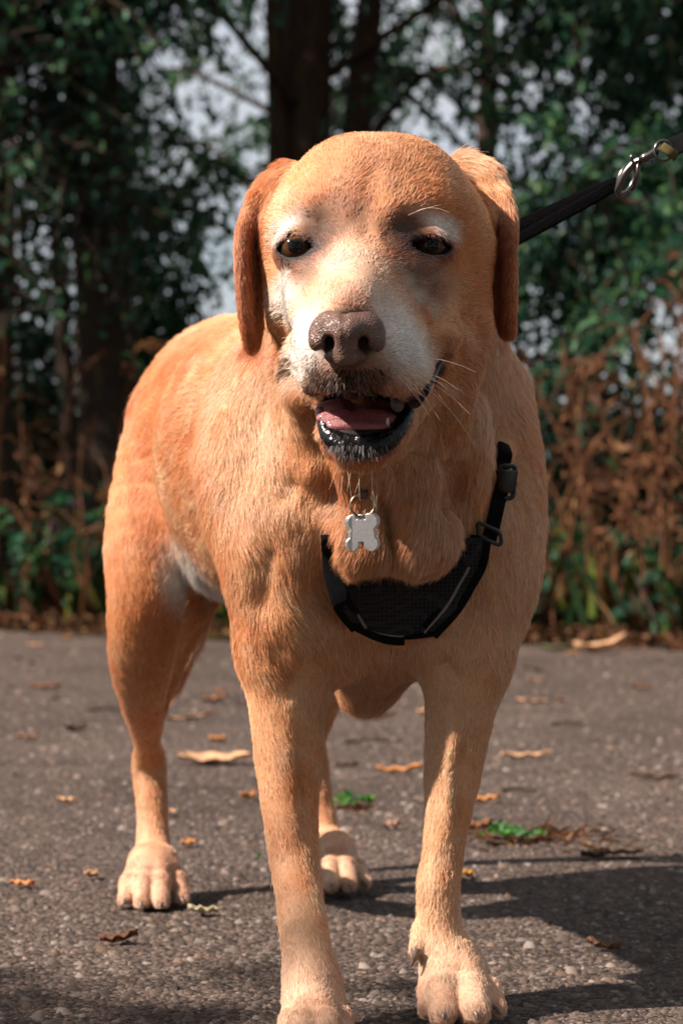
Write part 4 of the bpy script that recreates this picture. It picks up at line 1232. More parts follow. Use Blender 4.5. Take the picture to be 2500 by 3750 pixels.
# ---- leaves as little folded blades: numpy in, one mesh out
def leaf_blades(P, Dr, Up, size, width, col, fold=.35, curl=.15):
    Dr = unit(Dr); S = unit(np.cross(Dr, Up)); U = np.cross(S, Dr)
    L = size[:, None]; Wd = (size * width)[:, None]
    v0 = P; v3 = P + Dr * L - U * L * curl
    m1 = P + Dr * L * .30; m2 = P + Dr * L * .68 - U * L * curl * .3
    a1 = m1 + S * Wd * .46 + U * Wd * fold; b1_ = m1 - S * Wd * .46 + U * Wd * fold
    a2 = m2 + S * Wd * .36 + U * Wd * fold * .8; b2_ = m2 - S * Wd * .36 + U * Wd * fold * .8
    n_ = len(P)
    Vv = np.stack([v0, a1, a2, v3, b2_, b1_], 1).reshape(-1, 3)
    o = (np.arange(n_) * 6)[:, None]
    Qd = np.concatenate([o + np.array([0, 1, 2, 3]), o + np.array([0, 3, 4, 5])])
    return Vv, Qd, np.repeat(col, 6, 0)

def tubes_mesh(name, lst, seg=6):
    VV, QQ, off = [], [], 0
    for pts, rad in lst:
        P = np.asarray(pts, float); n_ = len(P)
        Tn = np.gradient(P, axis=0); Tn /= np.linalg.norm(Tn, axis=1, keepdims=True) + 1e-9
        ref = np.where(np.abs(Tn[:, 2:3]) < .9, np.array([[0, 0, 1.0]]), np.array([[1.0, 0, 0]]))
        S = unit(np.cross(Tn, ref)); Wv = np.cross(S, Tn)
        ang = np.arange(seg) * 2 * math.pi / seg
        ring = P[:, None, :] + (S[:, None, :] * np.cos(ang)[None, :, None] + Wv[:, None, :] * np.sin(ang)[None, :, None]) * np.asarray(rad)[:, None, None]
        VV.append(ring.reshape(-1, 3))
        i = np.arange(n_ - 1)[:, None] * seg; k = np.arange(seg)[None, :]; k2 = (k + 1) % seg
        QQ.append(np.stack([i + k, i + k2, i + seg + k2, i + seg + k], 2).reshape(-1, 4) + off)
        off += n_ * seg
    return np_mesh(name, np.concatenate(VV), np.concatenate(QQ))

m_leaf = tint_mat("green_leaf", .55, .35, .35)
m_dry = tint_mat("dead_leaf", .8, .2, .2)
def bark_mat(name, c0, c1, moss):
    m, n, l, p = mat_new(name)
    tc = n.new("ShaderNodeTexCoord"); mp = n.new("ShaderNodeMapping"); mp.inputs["Scale"].default_value = (9, 9, 2.0)
    l.new(tc.outputs["Object"], mp.inputs["Vector"])
    a = n.new("ShaderNodeTexNoise"); a.inputs["Scale"].default_value = 4; a.inputs["Detail"].default_value = 8; a.inputs["Roughness"].default_value = .7
    l.new(mp.outputs["Vector"], a.inputs["Vector"])
    r = ramp(n, [(.30, c0), (.55, c1), (.75, moss)]); l.new(a.outputs["Fac"], r.inputs["Fac"]); l.new(r.outputs["Color"], p.inputs["Base Color"])
    b = n.new("ShaderNodeBump"); b.inputs["Strength"].default_value = .9; b.inputs["Distance"].default_value = .03
    l.new(a.outputs["Fac"], b.inputs["Height"]); l.new(b.outputs["Normal"], p.inputs["Normal"])
    p.inputs["Roughness"].default_value = .9; p.inputs["Specular IOR Level"].default_value = .2
    return m
m_bark = bark_mat("dark_bark", (.022, .016, .012), (.060, .038, .026), (.075, .062, .022))
m_bark2 = bark_mat("mossy_bark", (.030, .020, .014), (.085, .045, .028), (.085, .080, .020))

GREENS = np.array([(.021, .075, .044), (.029, .102, .052), (.044, .125, .050), (.016, .054, .038), (.058, .13, .042)])
def leaf_cols(n_, pal=GREENS, var=.25):
    return pal[RNG.integers(0, len(pal), n_)] * RNG.uniform(1 - var, 1 + var, (n_, 1))

def tree(label, base, stems, limbs, z0, z1, reach, leaves, leaf=.05, bark=None, group="trees behind the path", droop=.35, lean=(0, 0), hole=None, side=None, pal=GREENS):
    """stems: list of control points relative to the base with radii; limbs spring from them and carry leafy sprays"""
    root = tag(empty("broadleaf_tree", base), label, "tree", group)
    tl, bl = [], []
    starts = []
    for st in stems:
        P = catmull(np.array([s_[:4] for s_ in st], float), 8)
        tl.append((P[:, :3], P[:, 3])); starts.append(P)
    new_obj("trunk", tubes_mesh("trunk", tl, 14), bark or m_bark, root)
    sp_p, sp_d = [], []
    for i in range(limbs):
        P = starts[i % len(starts)]
        zz = RNG.uniform(z0, z1) ** 1.0
        k = int(np.argmin(np.abs(P[:, 2] - zz)))
        o = P[k, :3]; a = RNG.uniform(0, 2 * math.pi) if side is None else RNG.normal(side[i % len(side)], .6)
        Lb = reach * RNG.uniform(.55, 1.1) * (1 - .35 * max(0, zz - 3) / 4)
        dirv = np.array([math.cos(a), math.sin(a), RNG.uniform(.0, .55)])
        end = o + dirv * Lb + np.array([0, 0, -droop * Lb * RNG.uniform(.2, 1)])
        mid = o + dirv * Lb * .5 + np.array([RNG.normal(0, .1), RNG.normal(0, .1), Lb * .12])
        C_ = catmull([o, mid, end], 6)
        r_ = np.linspace(min(P[k, 3] * .35, .024), .004, len(C_)); bl.append((C_, r_))
        for j in range(5, len(C_)):
            for _ in range(3):
                d = unit((C_[j] - C_[j - 1])[None] + RNG.normal(0, .75, (1, 3)))[0]; d[2] -= .25
                ln = RNG.uniform(.2, .55)
                tw = catmull([C_[j], C_[j] + d * ln * .5 + np.array([0, 0, .03]), C_[j] + d * ln + np.array([0, 0, -.10 * ln])], 3)
                bl.append((tw, np.linspace(.006, .0022, len(tw))))
                sp_p.append(tw); sp_d.append(d)
    new_obj("branch", tubes_mesh("branch", bl, 5), bark or m_bark, root)
    tw = np.array(sp_p); per = max(4, int(leaves / len(tw)))
    ii = np.repeat(np.arange(len(tw)), per); n_ = len(ii)
    tpos = RNG.random(n_) ** .7 * (tw.shape[1] - 1.001); j = tpos.astype(int); f = (tpos - j)[:, None]
    P = tw[ii, j] * (1 - f) + tw[ii, j + 1] * f + RNG.normal(0, .025, (n_, 3))
    dd = np.array(sp_d)[ii] * .6 + RNG.normal(0, .6, (n_, 3)) + np.array([0, 0, -.45])
    up = unit(RNG.normal(0, .5, (n_, 3)) + np.array([0, 0, 1.0]))
    if hole is not None:
        W_ = P + np.array(base); keep = np.ones(n_, bool)
        for (c, r, prob) in hole:
            keep &= ~((np.linalg.norm((W_ - np.array(c)) * np.array([1, .4, 1]), axis=1) < r) & (RNG.random(n_) < prob))
        P, dd, up = P[keep], dd[keep], up[keep]; n_ = len(P)
    tone = (.75 + .5 * noise3(P + np.array(base), 1.6, 4))[:, None]
    Vv, Qd, cc = leaf_blades(P, dd, up, RNG.uniform(.7, 1.3, n_) * leaf, RNG.uniform(.45, .7, n_), leaf_cols(n_, pal) * tone)
    me = np_mesh("crown", Vv, Qd, smooth=False); set_color(me, "tint", cc)
    new_obj("crown", me, m_leaf, root)
    return root

def gp_(u, d):          # ground point under an image column
    return ((u - 1250) * d / FPX, d, -.03)
# trunks seen in the picture
tree("thick dark trunked tree beside the pale gap on the photo's left", gp_(425, 10.6),
     [[(0.02, 0, 0, .16), (-.02, 0, .6, .125), (-.05, .02, 1.3, .115), (-.11, .03, 2.4, .11), (-.16, .05, 3.6, .09), (-.15, .1, 5.5, .04)]], 26, 2.0, 5.4, 1.7, 11000,
     side=[2.6, 3.4, 1.8, 4.2, 2.2, 0.3], hole=[((-.55, 11, 1.55), .5, .9), ((-.42, 11, 2.2), .4, .8)])
tree("dense dark holly tree filling the photo's upper left corner", gp_(-40, 9.7),
     [[(0, 0, 0, .10), (.0, 0, .9, .09), (.02, .02, 2.0, .08), (.0, .05, 3.5, .06), (-.1, .1, 5.4, .03)]], 46, .75, 4.6, .42, 6000, leaf=.05, side=[0, .5, -.5, 3.1, 1.5, 4.6], droop=.2, pal=GREENS * .6)
tree("thin slanting sapling close beside the thick left trunk", gp_(262, 10.2),
     [[(.0, 0, 0, .035), (-.01, 0, .8, .03), (-.06, 0, 1.6, .026), (-.10, .05, 3.0, .015)]], 8, 1.2, 2.9, 1.0, 2600)
tree("tree with twin mossy stems rising directly behind the dog's head", gp_(1130, 11.6),
     [[(-.02, 0, 0, .17), (-.03, 0, .9, .13), (-.02, .02, 1.6, .115), (0, .05, 2.6, .105), (.05, .1, 4.2, .07), (.1, .1, 6, .03)],
      [(.10, .05, .4, .08), (.15, .08, 1.2, .075), (.20, .1, 2.0, .07), (.32, .15, 3.2, .05), (.45, .2, 5, .03)],
      [(-.10, -.05, .8, .03), (-.12, -.05, 1.4, .05), (-.135, -.05, 2.2, .045), (-.2, -.05, 4, .03)]], 34, 1.6, 5.6, 2.2, 14000, bark=m_bark2,
     side=[.2, -.6, 1.2, 3.6, 5.4, 2.4], hole=[((-.58, 11.5, 1.70), .55, .93), ((-.45, 11.5, 2.35), .4, .8), ((-.35, 11.5, 1.15), .25, .8)])
tree("dense dark tree behind the dog lead at the photo's right", gp_(2860, 10.4),
     [[(0, 0, 0, .12), (.02, 0, .9, .10), (-.02, .02, 2.0, .09), (.0, .05, 3.5, .07), (.1, .1, 5.4, .03)]], 48, .9, 5.2, 1.75, 29000, side=[3.1, 2.7, 3.5, 2.2, 4.2])
# unseen neighbours added to shade the row
for x_, y_, s_, lb in ((-2.7, 11.6, .8, "slim tree added for shade outside the photo's left edge"), (-4.6, 10.6, 1, "spreading tree added for shade further left along the path"), (2.9, 11.2, 1, "tree added for shade just outside the photo's right edge")):
    tree(lb, (x_, y_, -.03), [[(0, 0, 0, .18), (.02, 0, 1.2, .14), (-.03, 0, 3, .12), (.05, .05, 5, .07), (0, 0, 7, .03)]], 44, 1.3, 6.6, 2.3 * s_, 12000, leaf=.065)
tree("slender tree further back left of the twin stems", gp_(985, 13.0), [[(0, 0, 0, .07), (.02, 0, 1.2, .06), (.05, 0, 2.6, .05), (.05, .05, 5, .02)]], 22, 1.0, 4.6, 1.8, 2600, leaf=.06, hole=[((-.80, 15.5, 2.1), .75, .9)])
tree("slender tree further back right of the dog's head", gp_(1750, 15.0), [[(0, 0, 0, .08), (-.02, 0, 1.2, .07), (.05, 0, 2.6, .06), (.05, .05, 5, .02)]], 26, 1.0, 4.6, 1.9, 9500, leaf=.06)

# unseen trees added around the camera to block sky light on the dog
for x_, y_, lb in ((1.2, -3.6, "added tree on the near side of the path behind the camera"), (4.6, -2.6, "added tree on the near side of the path to the right of the camera"), (-2.6, -4.6, "added tree on the near side of the path to the left of the camera"), (7.0, 1.0, "added tree beyond the right end of the near verge"), (6.5, 6.5, "added tree further right along the far verge")):
    tree(lb, (x_, y_, -.03), [[(0, 0, 0, .18), (.02, 0, 1.2, .14), (-.03, 0, 3, .12), (.05, .05, 5, .07), (0, 0, 7, .03)]], 48, .7, 6.6, 2.4, 9000, leaf=.14, group="unseen trees added around the path for shade")

# unseen young tree added on the sunny side: its crown top shades near ground
tree("young tree added on the sunny left side to shade the near path", (-5.0, .75, -.03), [[(0, 0, 0, .10), (.02, 0, 1.2, .09), (-.03, 0, 2.4, .07), (.03, .05, 3.6, .04), (0, 0, 4.5, .02)]], 46, 1.8, 4.3, .72, 9000, leaf=.10, group="unseen trees added around the path for shade", droop=.1)

# ---- shrubs behind the verge
def shrub(label, u, d, h, w, leaves, pal=GREENS, leaf=.05):
    base = gp_(u, d)
    root = tag(empty("shrub", base), label, "shrub", "shrubs behind the verge")
    bl, P, Dd = [], [], []
    for _ in range(26):
        a = RNG.uniform(0, 6.28); r = RNG.uniform(.2, 1) * w
        e = np.array([math.cos(a) * r, math.sin(a) * r * .6, h * RNG.uniform(.35, 1.0) * (1 - .25 * r / w)])
        c = catmull([(RNG.normal(0, .06), RNG.normal(0, .06), 0), e * np.array([.35, .35, .6]), e], 6)
        bl.append((c, np.linspace(.014, .003, len(c))))
        for j in range(3, len(c)):
            P.append(c[j]); Dd.append(e - c[0])
    new_obj("stem", tubes_mesh("stem", bl, 5), m_bark, root)
    P = np.array(P); ii = RNG.integers(0, len(P), leaves); Q_ = P[ii] + RNG.normal(0, .085, (leaves, 3)); Q_[:, 2] = np.maximum(Q_[:, 2], .03)
    dd = unit(np.array(Dd)[ii]) * .5 + RNG.normal(0, .7, (leaves, 3)) + np.array([0, 0, -.2])
    Vv, Qd, cc = leaf_blades(Q_, dd, unit(RNG.normal(0, .5, (leaves, 3)) + np.array([0, 0, 1.])), RNG.uniform(.7, 1.3, leaves) * leaf, RNG.uniform(.5, .75, leaves), leaf_cols(leaves, pal))
    me = np_mesh("foliage", Vv, Qd, smooth=False); set_color(me, "tint", cc)
    new_obj("foliage", me, m_leaf, root)
BRIGHT = np.array([(.04, .13, .045), (.05, .16, .05), (.07, .18, .05), (.03, .10, .04)])
shrub("bright green bush in the gap left of the dog's back", 640, 12.6, 2.7, .62, 6500, BRIGHT)
shrub("dark bush low behind the left trunk", 150, 12.2, 2.1, .7, 4200)
shrub("dark bush between the dog's head and the right tree", 2000, 12.0, 1.7, .6, 4000)
shrub("tall dark bush at the photo's right border", 2460, 11.2, 1.5, .8, 4200)
shrub("dark bush hidden behind the dog's shoulders", 1300, 13.0, 1.15, .8, 3000)

for i, (x_, y_) in enumerate(((-2.6, 12.4), (-3.9, 13.2), (-5.2, 12.6), (-6.8, 13.4), (2.9, 12.8), (4.3, 12.2), (5.8, 13.0))):
    shrub(("first", "second", "third", "fourth")[i if x_ < 0 else i - 4] + (" bush beyond the photo's left edge, counted from the frame" if x_ < 0 else " bush beyond the photo's right edge, counted from the frame"), 1250 + x_ * FPX / y_, y_, 1.7, .9, 2200, leaf=.075)

# ---- far tree line that closes the view
nt = 16000
tx = RNG.uniform(-40, 40, nt); tz = RNG.random(nt) ** .8 * (1.6 + 1.4 * noise3(np.stack([tx, 0 * tx, 0 * tx], 1), .35, 1)); tyy = RNG.uniform(68, 74, nt)
Vv, Qd, cc = leaf_blades(np.stack([tx, tyy, tz], 1), RNG.normal(0, 1, (nt, 3)), unit(RNG.normal(0, 1, (nt, 3))), RNG.uniform(.4, .9, nt), np.full(nt, .8), leaf_cols(nt))
me = np_mesh("treeline", Vv, Qd, smooth=False); set_color(me, "tint", cc)
tag(new_obj("treeline", me, m_leaf), "distant green treeline across the field behind the trees", "treeline", kind="stuff")
# ---- verge: dead stalks, nettles, brambles, umbels, thistles
BROWN = np.array([(.15, .060, .027), (.10, .042, .020), (.19, .085, .037), (.25, .13, .055), (.07, .032, .018)])
YELG = np.array([(.11, .15, .02), (.16, .17, .02), (.06, .13, .03), (.03, .10, .035), (.035, .085, .03)])
TEAL = np.array([(.022, .085, .045), (.030, .10, .048), (.018, .065, .036), (.045, .12, .04)])
m_stalk = bark_mat("dry_stalk", (.11, .044, .022), (.21, .085, .040), (.28, .14, .065))
m_green_stem = bark_mat("green_stem", (.035, .065, .02), (.07, .09, .03), (.13, .09, .03))
VG = "weeds on the verge behind the path"
def verge(u, t):
    """a spot on the verge: image column, 0 at the path edge .. 1 deep"""
    d = 8.6
    for _ in range(6):
        x = (u - 1250) * d / FPX; d = float(edge_y(x)) + .05 + 2.0 * t
    return ((u - 1250) * d / FPX, d, -.03)

def dry_stalk(label, base, h, lean, branches, withered):
    root = tag(empty("dead_weed", base), label, "weed", "dead weeds on the verge")
    tl = []
    main = catmull([(0, 0, 0), (lean * .3, RNG.normal(0, .03), h * .5), (lean, RNG.normal(0, .06), h)], 6)
    tl.append((main, np.linspace(.0055, .0026, len(main))))
    P = []
    for _ in range(branches):
        k = RNG.integers(4, len(main)); o = main[k]; a = RNG.uniform(0, 6.28); L_ = RNG.uniform(.10, .30)
        e = o + np.array([math.cos(a) * L_ * .7, math.sin(a) * L_ * .5, L_ * RNG.uniform(-.2, .8)])
        c = catmull([o, (o + e) / 2 + np.array([0, 0, .03]), e], 3); tl.append((c, np.linspace(.0034, .0014, len(c)))); P += list(c[2:])
    P += list(main[5:])
    new_obj("stem", tubes_mesh("stem", tl, 6), m_stalk, root)
    if withered:
        P = np.array(P); n_ = withered; ii = RNG.integers(0, len(P), n_)
        Vv, Qd, cc = leaf_blades(P[ii] + RNG.normal(0, .012, (n_, 3)), RNG.normal(0, .6, (n_, 3)) + np.array([0, 0, -.6]), unit(RNG.normal(0, 1, (n_, 3))), RNG.uniform(.02, .055, n_), RNG.uniform(.3, .6, n_), leaf_cols(n_, BROWN, .35), .6, .5)
        me = np_mesh("withered_leaves", Vv, Qd, smooth=False); set_color(me, "tint", cc)
        new_obj("withered_leaves", me, m_dry, root)
    return root

def leafy_weed(label, base, h, n_leaf, size, pal, group="leafy weeds on the verge"):
    root = tag(empty("leafy_weed", base), label, "weed", group)
    tl, P, Dd = [], [], []
    for _ in range(RNG.integers(2, 5)):
        lx, ly = RNG.normal(0, .13), RNG.normal(0, .10); hh = h * RNG.uniform(.6, 1)
        c = catmull([(RNG.normal(0, .03), RNG.normal(0, .03), 0), (lx * .3, ly * .3, hh * .55), (lx, ly, hh)], 7)
        tl.append((c, np.linspace(.0042, .0016, len(c))))
        for k in range(3, len(c)):
            for s_ in (0, 1):
                a = RNG.uniform(0, 6.28); P.append(c[k]); Dd.append((math.cos(a), math.sin(a), RNG.uniform(-.5, .25)))
    new_obj("stem", tubes_mesh("stem", tl, 5), m_green_stem, root)
    P = np.array(P); Dd = np.array(Dd); ii = RNG.integers(0, len(P), n_leaf)
    Vv, Qd, cc = leaf_blades(P[ii] + Dd[ii] * .01, Dd[ii] + RNG.normal(0, .15, (n_leaf, 3)), unit(RNG.normal(0, .35, (n_leaf, 3)) + np.array([0, 0, 1.])), RNG.uniform(.6, 1.25, n_leaf) * size, RNG.uniform(.5, .8, n_leaf), leaf_cols(n_leaf, pal), .25, .3)
    me = np_mesh("leaves", Vv, Qd, smooth=False); set_color(me, "tint", cc)
    new_obj("leaves", me, m_leaf, root)
    return root

def umbel(label, base, h, lean, r):
    root = tag(empty("dried_umbel", base), label, "weed", "dried flower heads on the verge")
    main = catmull([(0, 0, 0), (lean * .4, 0, h * .55), (lean, .02, h)], 6); tl = [(main, np.linspace(.006, .003, len(main)))]
    seeds = []
    for k in range(22):
        a = k * 2.4; q = r * math.sqrt((k + .5) / 22)
        e = main[-1] + np.array([math.cos(a) * q, math.sin(a) * q, .05 - q * .25])
        tl.append((catmull([main[-1], (main[-1] + e) / 2 + np.array([0, 0, .012]), e], 2), np.linspace(.0016, .001, 5))); seeds.append(e)
    new_obj("stem", tubes_mesh("stem", tl, 5), m_stalk, root)
    n_ = 22 * 9; S_ = np.repeat(np.array(seeds), 9, 0) + RNG.normal(0, .007, (n_, 3))
    Vv, Qd, cc = leaf_blades(S_, RNG.normal(0, 1, (n_, 3)), unit(RNG.normal(0, 1, (n_, 3))), RNG.uniform(.008, .014, n_), np.full(n_, .7), leaf_cols(n_, np.array([(.30, .14, .05), (.22, .09, .035)])))
    me = np_mesh("seed_head", Vv, Qd, smooth=False); set_color(me, "tint", cc); new_obj("seed_head", me, m_dry, root)

def thistle(label, base, h, lean):
    root = tag(empty("thistle", base), label, "thistle", "purple thistles on the verge")
    main = catmull([(0, 0, 0), (lean * .3, 0, h * .5), (lean, 0, h)], 5)
    new_obj("stem", tubes_mesh("stem", [(main, np.linspace(.004, .0025, len(main)))], 5), m_green_stem, root)
    n_ = 90; d = RNG.normal(0, 1, (n_, 3)); d[:, 2] = np.abs(d[:, 2])
    Vv, Qd, cc = leaf_blades(np.tile(main[-1], (n_, 1)), d, unit(RNG.normal(0, 1, (n_, 3))), np.full(n_, .024), np.full(n_, .25), leaf_cols(n_, np.array([(.13, .05, .20), (.18, .08, .26)])))
    me = np_mesh("flower", Vv, Qd, smooth=False); set_color(me, "tint", cc); new_obj("flower", me, m_leaf, root)
    n_ = 26; ii = RNG.integers(2, len(main) - 2, n_)
    Vv, Qd, cc = leaf_blades(main[ii], RNG.normal(0, 1, (n_, 3)) * np.array([1, 1, .4]), np.tile([0, 0, 1.], (n_, 1)), RNG.uniform(.05, .10, n_), np.full(n_, .3), leaf_cols(n_, TEAL))
    me = np_mesh("leaves", Vv, Qd, smooth=False); set_color(me, "tint", cc); new_obj("leaves", me, m_leaf, root)

zone = lambda: RNG.uniform(-250, 640) if RNG.random() < .5 else RNG.uniform(1880, 2760)
def where(u):
    for a_, b_, w_ in ((-9999, 0, "outside the left edge"), (0, 110, "at the photo's left border"), (110, 220, "left of the thick trunk"), (220, 330, "before the thick trunk"),
                       (330, 700, "beside the dog's thigh"), (700, 1960, "beside the dog's shoulder"), (1960, 2080, "just right of the dog's shoulder"), (2080, 2220, "midway along the right verge"),
                       (2220, 2360, "below the dog lead's hook"), (2360, 2500, "at the photo's right border"), (2500, 99999, "outside the right edge")):
        if a_ <= u < b_: return w_
for i in range(60):
    u = zone(); t = RNG.random() ** 1.7 * .9 + .02; h = RNG.uniform(.45, 1.12); ln = RNG.normal(0, .16); nl_ = int(RNG.integers(3, 18))
    dry_stalk(("tall" if h > .75 else "short" if h < .55 else "knee-high") + (" leafy" if nl_ > 12 else " bare" if nl_ < 7 else "") + " brown dead weed " + ("leaning left" if ln < -.1 else "leaning right" if ln > .1 else "")
              + (" by the path " if t < .35 else " deep in the verge " if t > .65 else " ") + where(u), verge(u, t), h, ln, RNG.integers(4, 10), nl_)
for i in range(84):
    u = zone(); t = RNG.uniform(.02, .8); h = RNG.uniform(.18, .62); nl_ = int(RNG.integers(26, 60)); sz_ = RNG.uniform(.035, .066)
    pal = TEAL if u < 1000 or RNG.random() < .55 else YELG
    leafy_weed(("tall" if h > .46 else "low" if h < .32 else "mid-height") + (" broad-leaved" if sz_ > .052 else " small-leaved") + (" dark green weed" if pal is TEAL else " yellow-green weed")
               + (" by the path " if t < .3 else " deep in the verge " if t > .55 else " ") + where(u), verge(u, t), h, nl_, sz_, pal)
for i in range(8):
    leafy_weed("leafy weed hidden on the verge behind the dog", verge(RNG.uniform(640, 1880), RNG.uniform(.05, .7)), RNG.uniform(.25, .6), 36, .07, TEAL)
# the ones that stand out
dry_stalk("tall reddish dead stem leaning across the right verge", verge(2240, .05), .95, -.30, 5, 12)
dry_stalk("upright dry stem in front of the dark bush at the right border", verge(2440, .1), 1.15, .05, 6, 14)
dry_stalk("forked dry stem next to the dog's right shoulder", verge(2060, .1), .85, .06, 7, 30)
dry_stalk("bare dry stick leaning beside the dog's rump", verge(372, .05), .62, .10, 0, 0)
dry_stalk("bare dry stick standing left of the leaning stick", verge(258, .1), .70, .05, 0, 0)
umbel("brown dried flower head beside the dog's thigh", verge(395, .1), .45, .0, .035)
umbel("small brown dried flower head low beside the thigh", verge(385, .15), .30, .0, .03)
umbel("rusty flat flower head rising over the dog's back", verge(520, .2), .98, .04, .06)
thistle("purple thistle flower nearest the dog's thigh", verge(300, .1), .36, .02)
thistle("purple thistle flower further left in the weeds", verge(190, .1), .37, .01)
thistle("purple thistle flower topmost in the left weeds", verge(270, .2), .45, .01)
leafy_weed("weed with one big grey-green heart leaf by the right verge edge", verge(2320, .03), .24, 9, .12, np.array([(.05, .13, .085)]))

# ---- dead leaf litter and rough grass along the verge
nl = 7500
lx = RNG.normal(0, 2.4, nl); ly = edge_y(lx) + RNG.gamma(1.6, .35, nl) - .38
Vv, Qd, cc = leaf_blades(np.stack([lx, ly, RNG.uniform(-.01, .05, nl)], 1), RNG.normal(0, 1, (nl, 3)) * np.array([1, 1, .35]), unit(RNG.normal(0, .5, (nl, 3)) + np.array([0, 0, 1.])), RNG.uniform(.018, .05, nl), RNG.uniform(.3, .65, nl), leaf_cols(nl, BROWN * .7, .4), .4, .4)
me = np_mesh("leaf_litter", Vv, Qd, smooth=False); set_color(me, "tint", cc)
tag(new_obj("leaf_litter", me, m_dry), "brown dead leaf litter along the edge of the path", "leaf litter", kind="stuff")
ng = 26000
lx = RNG.normal(0, 3.0, ng); ly = edge_y(lx) + RNG.gamma(2.0, .5, ng) + .02
dead = RNG.random(ng) < .5
gc = np.where(dead[:, None], leaf_cols(ng, BROWN), leaf_cols(ng, YELG) * .7)
Vv, Qd, cc = leaf_blades(np.stack([lx, ly, np.full(ng, -.03)], 1), RNG.normal(0, .35, (ng, 3)) + np.array([0, 0, 1.]), unit(RNG.normal(0, 1, (ng, 3))), RNG.uniform(.08, .34, ng), np.full(ng, .018), gc, .1, .25)
me = np_mesh("grass", Vv, Qd, smooth=False); set_color(me, "tint", cc)
tag(new_obj("grass", me, m_leaf), "rough green and dead grass growing through the verge", "grass", kind="stuff")

# ---- fallen leaves and twigs lying on the path
def fallen_leaf(label, u, v, length, width, ang, col, curl=.25, group=None):
    d = FPX * CAM_H / (v - 1875.0); x = (u - 1250) * d / FPX
    Vv, Qq = [], []
    nu, nv = 10, 6
    for i in range(nu + 1):
        t = i / nu
        w_ = width * math.sin(math.pi * t ** .8) ** .7 * (1 + .12 * math.sin(i * 2.4 + u))
        for j in range(nv + 1):
            s_ = (j / nv - .5) * 2
            Vv.append(((t - .5) * length, s_ * w_ * .5, .003 + curl * width * (abs(s_) ** 1.6) * .45 + curl * length * .18 * (2 * t - 1) ** 2 + .0025 * math.sin(i * 1.7 + j * 2.1 + u)))
    for i in range(nu):
        for j in range(nv):
            a = i * (nv + 1) + j; Qq.append((a, a + 1, a + nv + 2, a + nv + 1))
    me = np_mesh("fallen_leaf", Vv, Qq)
    tones = np.array(col) * (.75 + .5 * noise3(np.array(Vv) + u, 60, 1))[:, None]
    set_color(me, "tint", tones)
    o = new_obj("fallen_leaf", me, m_dry)
    o.location = (x, d, gz(x, d) + .002); o.rotation_euler = (RNG.normal(0, .08), RNG.normal(0, .08), ang)
    so = o.modifiers.new("thick", 'SOLIDIFY'); so.thickness = .0006
    return tag(o, label, "leaf", group)
TAN, ORG, YEL, PAL, DRK = (.62, .36, .20), (.52, .22, .08), (.48, .30, .03), (.46, .38, .24), (.10, .05, .028)
G1 = "leaves fallen on the path"
for a in [("long curled tan leaf left of the front leg", 785, 2795, .115, .062, .12, TAN, .28), ("small orange leaf above the long curled leaf", 798, 2716, .035, .022, .6, ORG, .5),
          ("narrow orange leaf between the front legs", 1465, 2832, .072, .02, -.1, ORG, .5), ("thin brown leaf on the path right of the front leg", 1928, 2772, .085, .014, .05, TAN, .3),
          ("rusty leaf on the path below the brisket", 1372, 2630, .085, .025, -.1, (.25, .10, .05), .4), ("yellow leaf at the path edge far left", 270, 2302, .15, .07, .3, YEL, .6),
          ("pale green leaf at the path edge beside the thigh", 778, 2342, .11, .05, .2, (.38, .36, .10), .4), ("large curled pale leaf at the right path edge", 2205, 2388, .16, .07, .2, TAN, .7),
          ("greenish leaf left of the large pale leaf", 2040, 2382, .11, .05, -.2, (.16, .18, .05), .4), ("small tan leaf alone on the left path", 247, 2930, .030, .017, .5, TAN, .4),
          ("pale yellowish leaf touching the hind paw", 742, 3342, .031, .018, .1, PAL, .35), ("small orange leaf against the front leg's left side", 910, 2925, .030, .02, .9, ORG, .5),
          ("orange leaf behind the right front leg", 1782, 2936, .040, .016, .0, ORG, .4), ("rusty leaf lower behind the right front leg", 1752, 3030, .038, .028, .4, (.26, .11, .06), .5),
          ("dark twisted leaf on the near path left", 440, 3446, .036, .012, .2, (.14, .06, .03), .6), ("dry leaf in the shade at the lower right", 2205, 3470, .034, .010, -.5, (.18, .09, .05), .6),
          ("tiny brown leaf at the left border", 105, 2706, .040, .016, .1, (.26, .13, .08), .3), ("flat brown leaf near the path edge right of the shoulder", 1950, 2560, .07, .03, .0, TAN, .2),
          ("brown leaf strip left of the front elbow", 690, 2628, .11, .016, .05, (.28, .15, .09), .3), ("orange-brown leaf far left on the path", 170, 2512, .075, .03, .2, (.24, .10, .05), .4),
          ("buff pebble-like leaf beside the green sprig", 1432, 3026, .024, .018, .2, (.30, .18, .12), .5), ("small orange leaf tucked behind the right wrist", 1712, 3205, .016, .012, 1.2, (.55, .25, .03), .5),
          ("rusty leaf on the path beyond the tail", 790, 2560, .055, .025, .3, (.28, .12, .05), .5), ("brown leaf near the right border", 2395, 2850, .075, .018, -.05, (.16, .09, .06), .3)]:
    fallen_leaf(*a, group=G1)
for i in range(34):
    u = RNG.uniform(20, 2480); v = RNG.uniform(2330, 2560) if RNG.random() < .75 else RNG.uniform(2560, 3300)
    k = RNG.integers(0, 4); L_ = RNG.uniform(.02, .06)
    fallen_leaf(("tiny " if L_ < .035 else "small ") + ("tan", "orange", "blackish", "brown")[k] + " leaf fragment on the " + ("far" if v < 2450 else "middle" if v < 2900 else "near") + " path "
                + ("left of the dog" if u < 500 else "beside the hind leg" if u < 900 else "between the dog's legs" if u < 1600 else "right of the dog" if u < 2100 else "towards the right border"),
                u, v, L_, RNG.uniform(.008, .026), RNG.uniform(0, 3), (TAN, ORG, DRK, (.25, .12, .06))[k], RNG.uniform(.2, .6), "leaf fragments on the path")
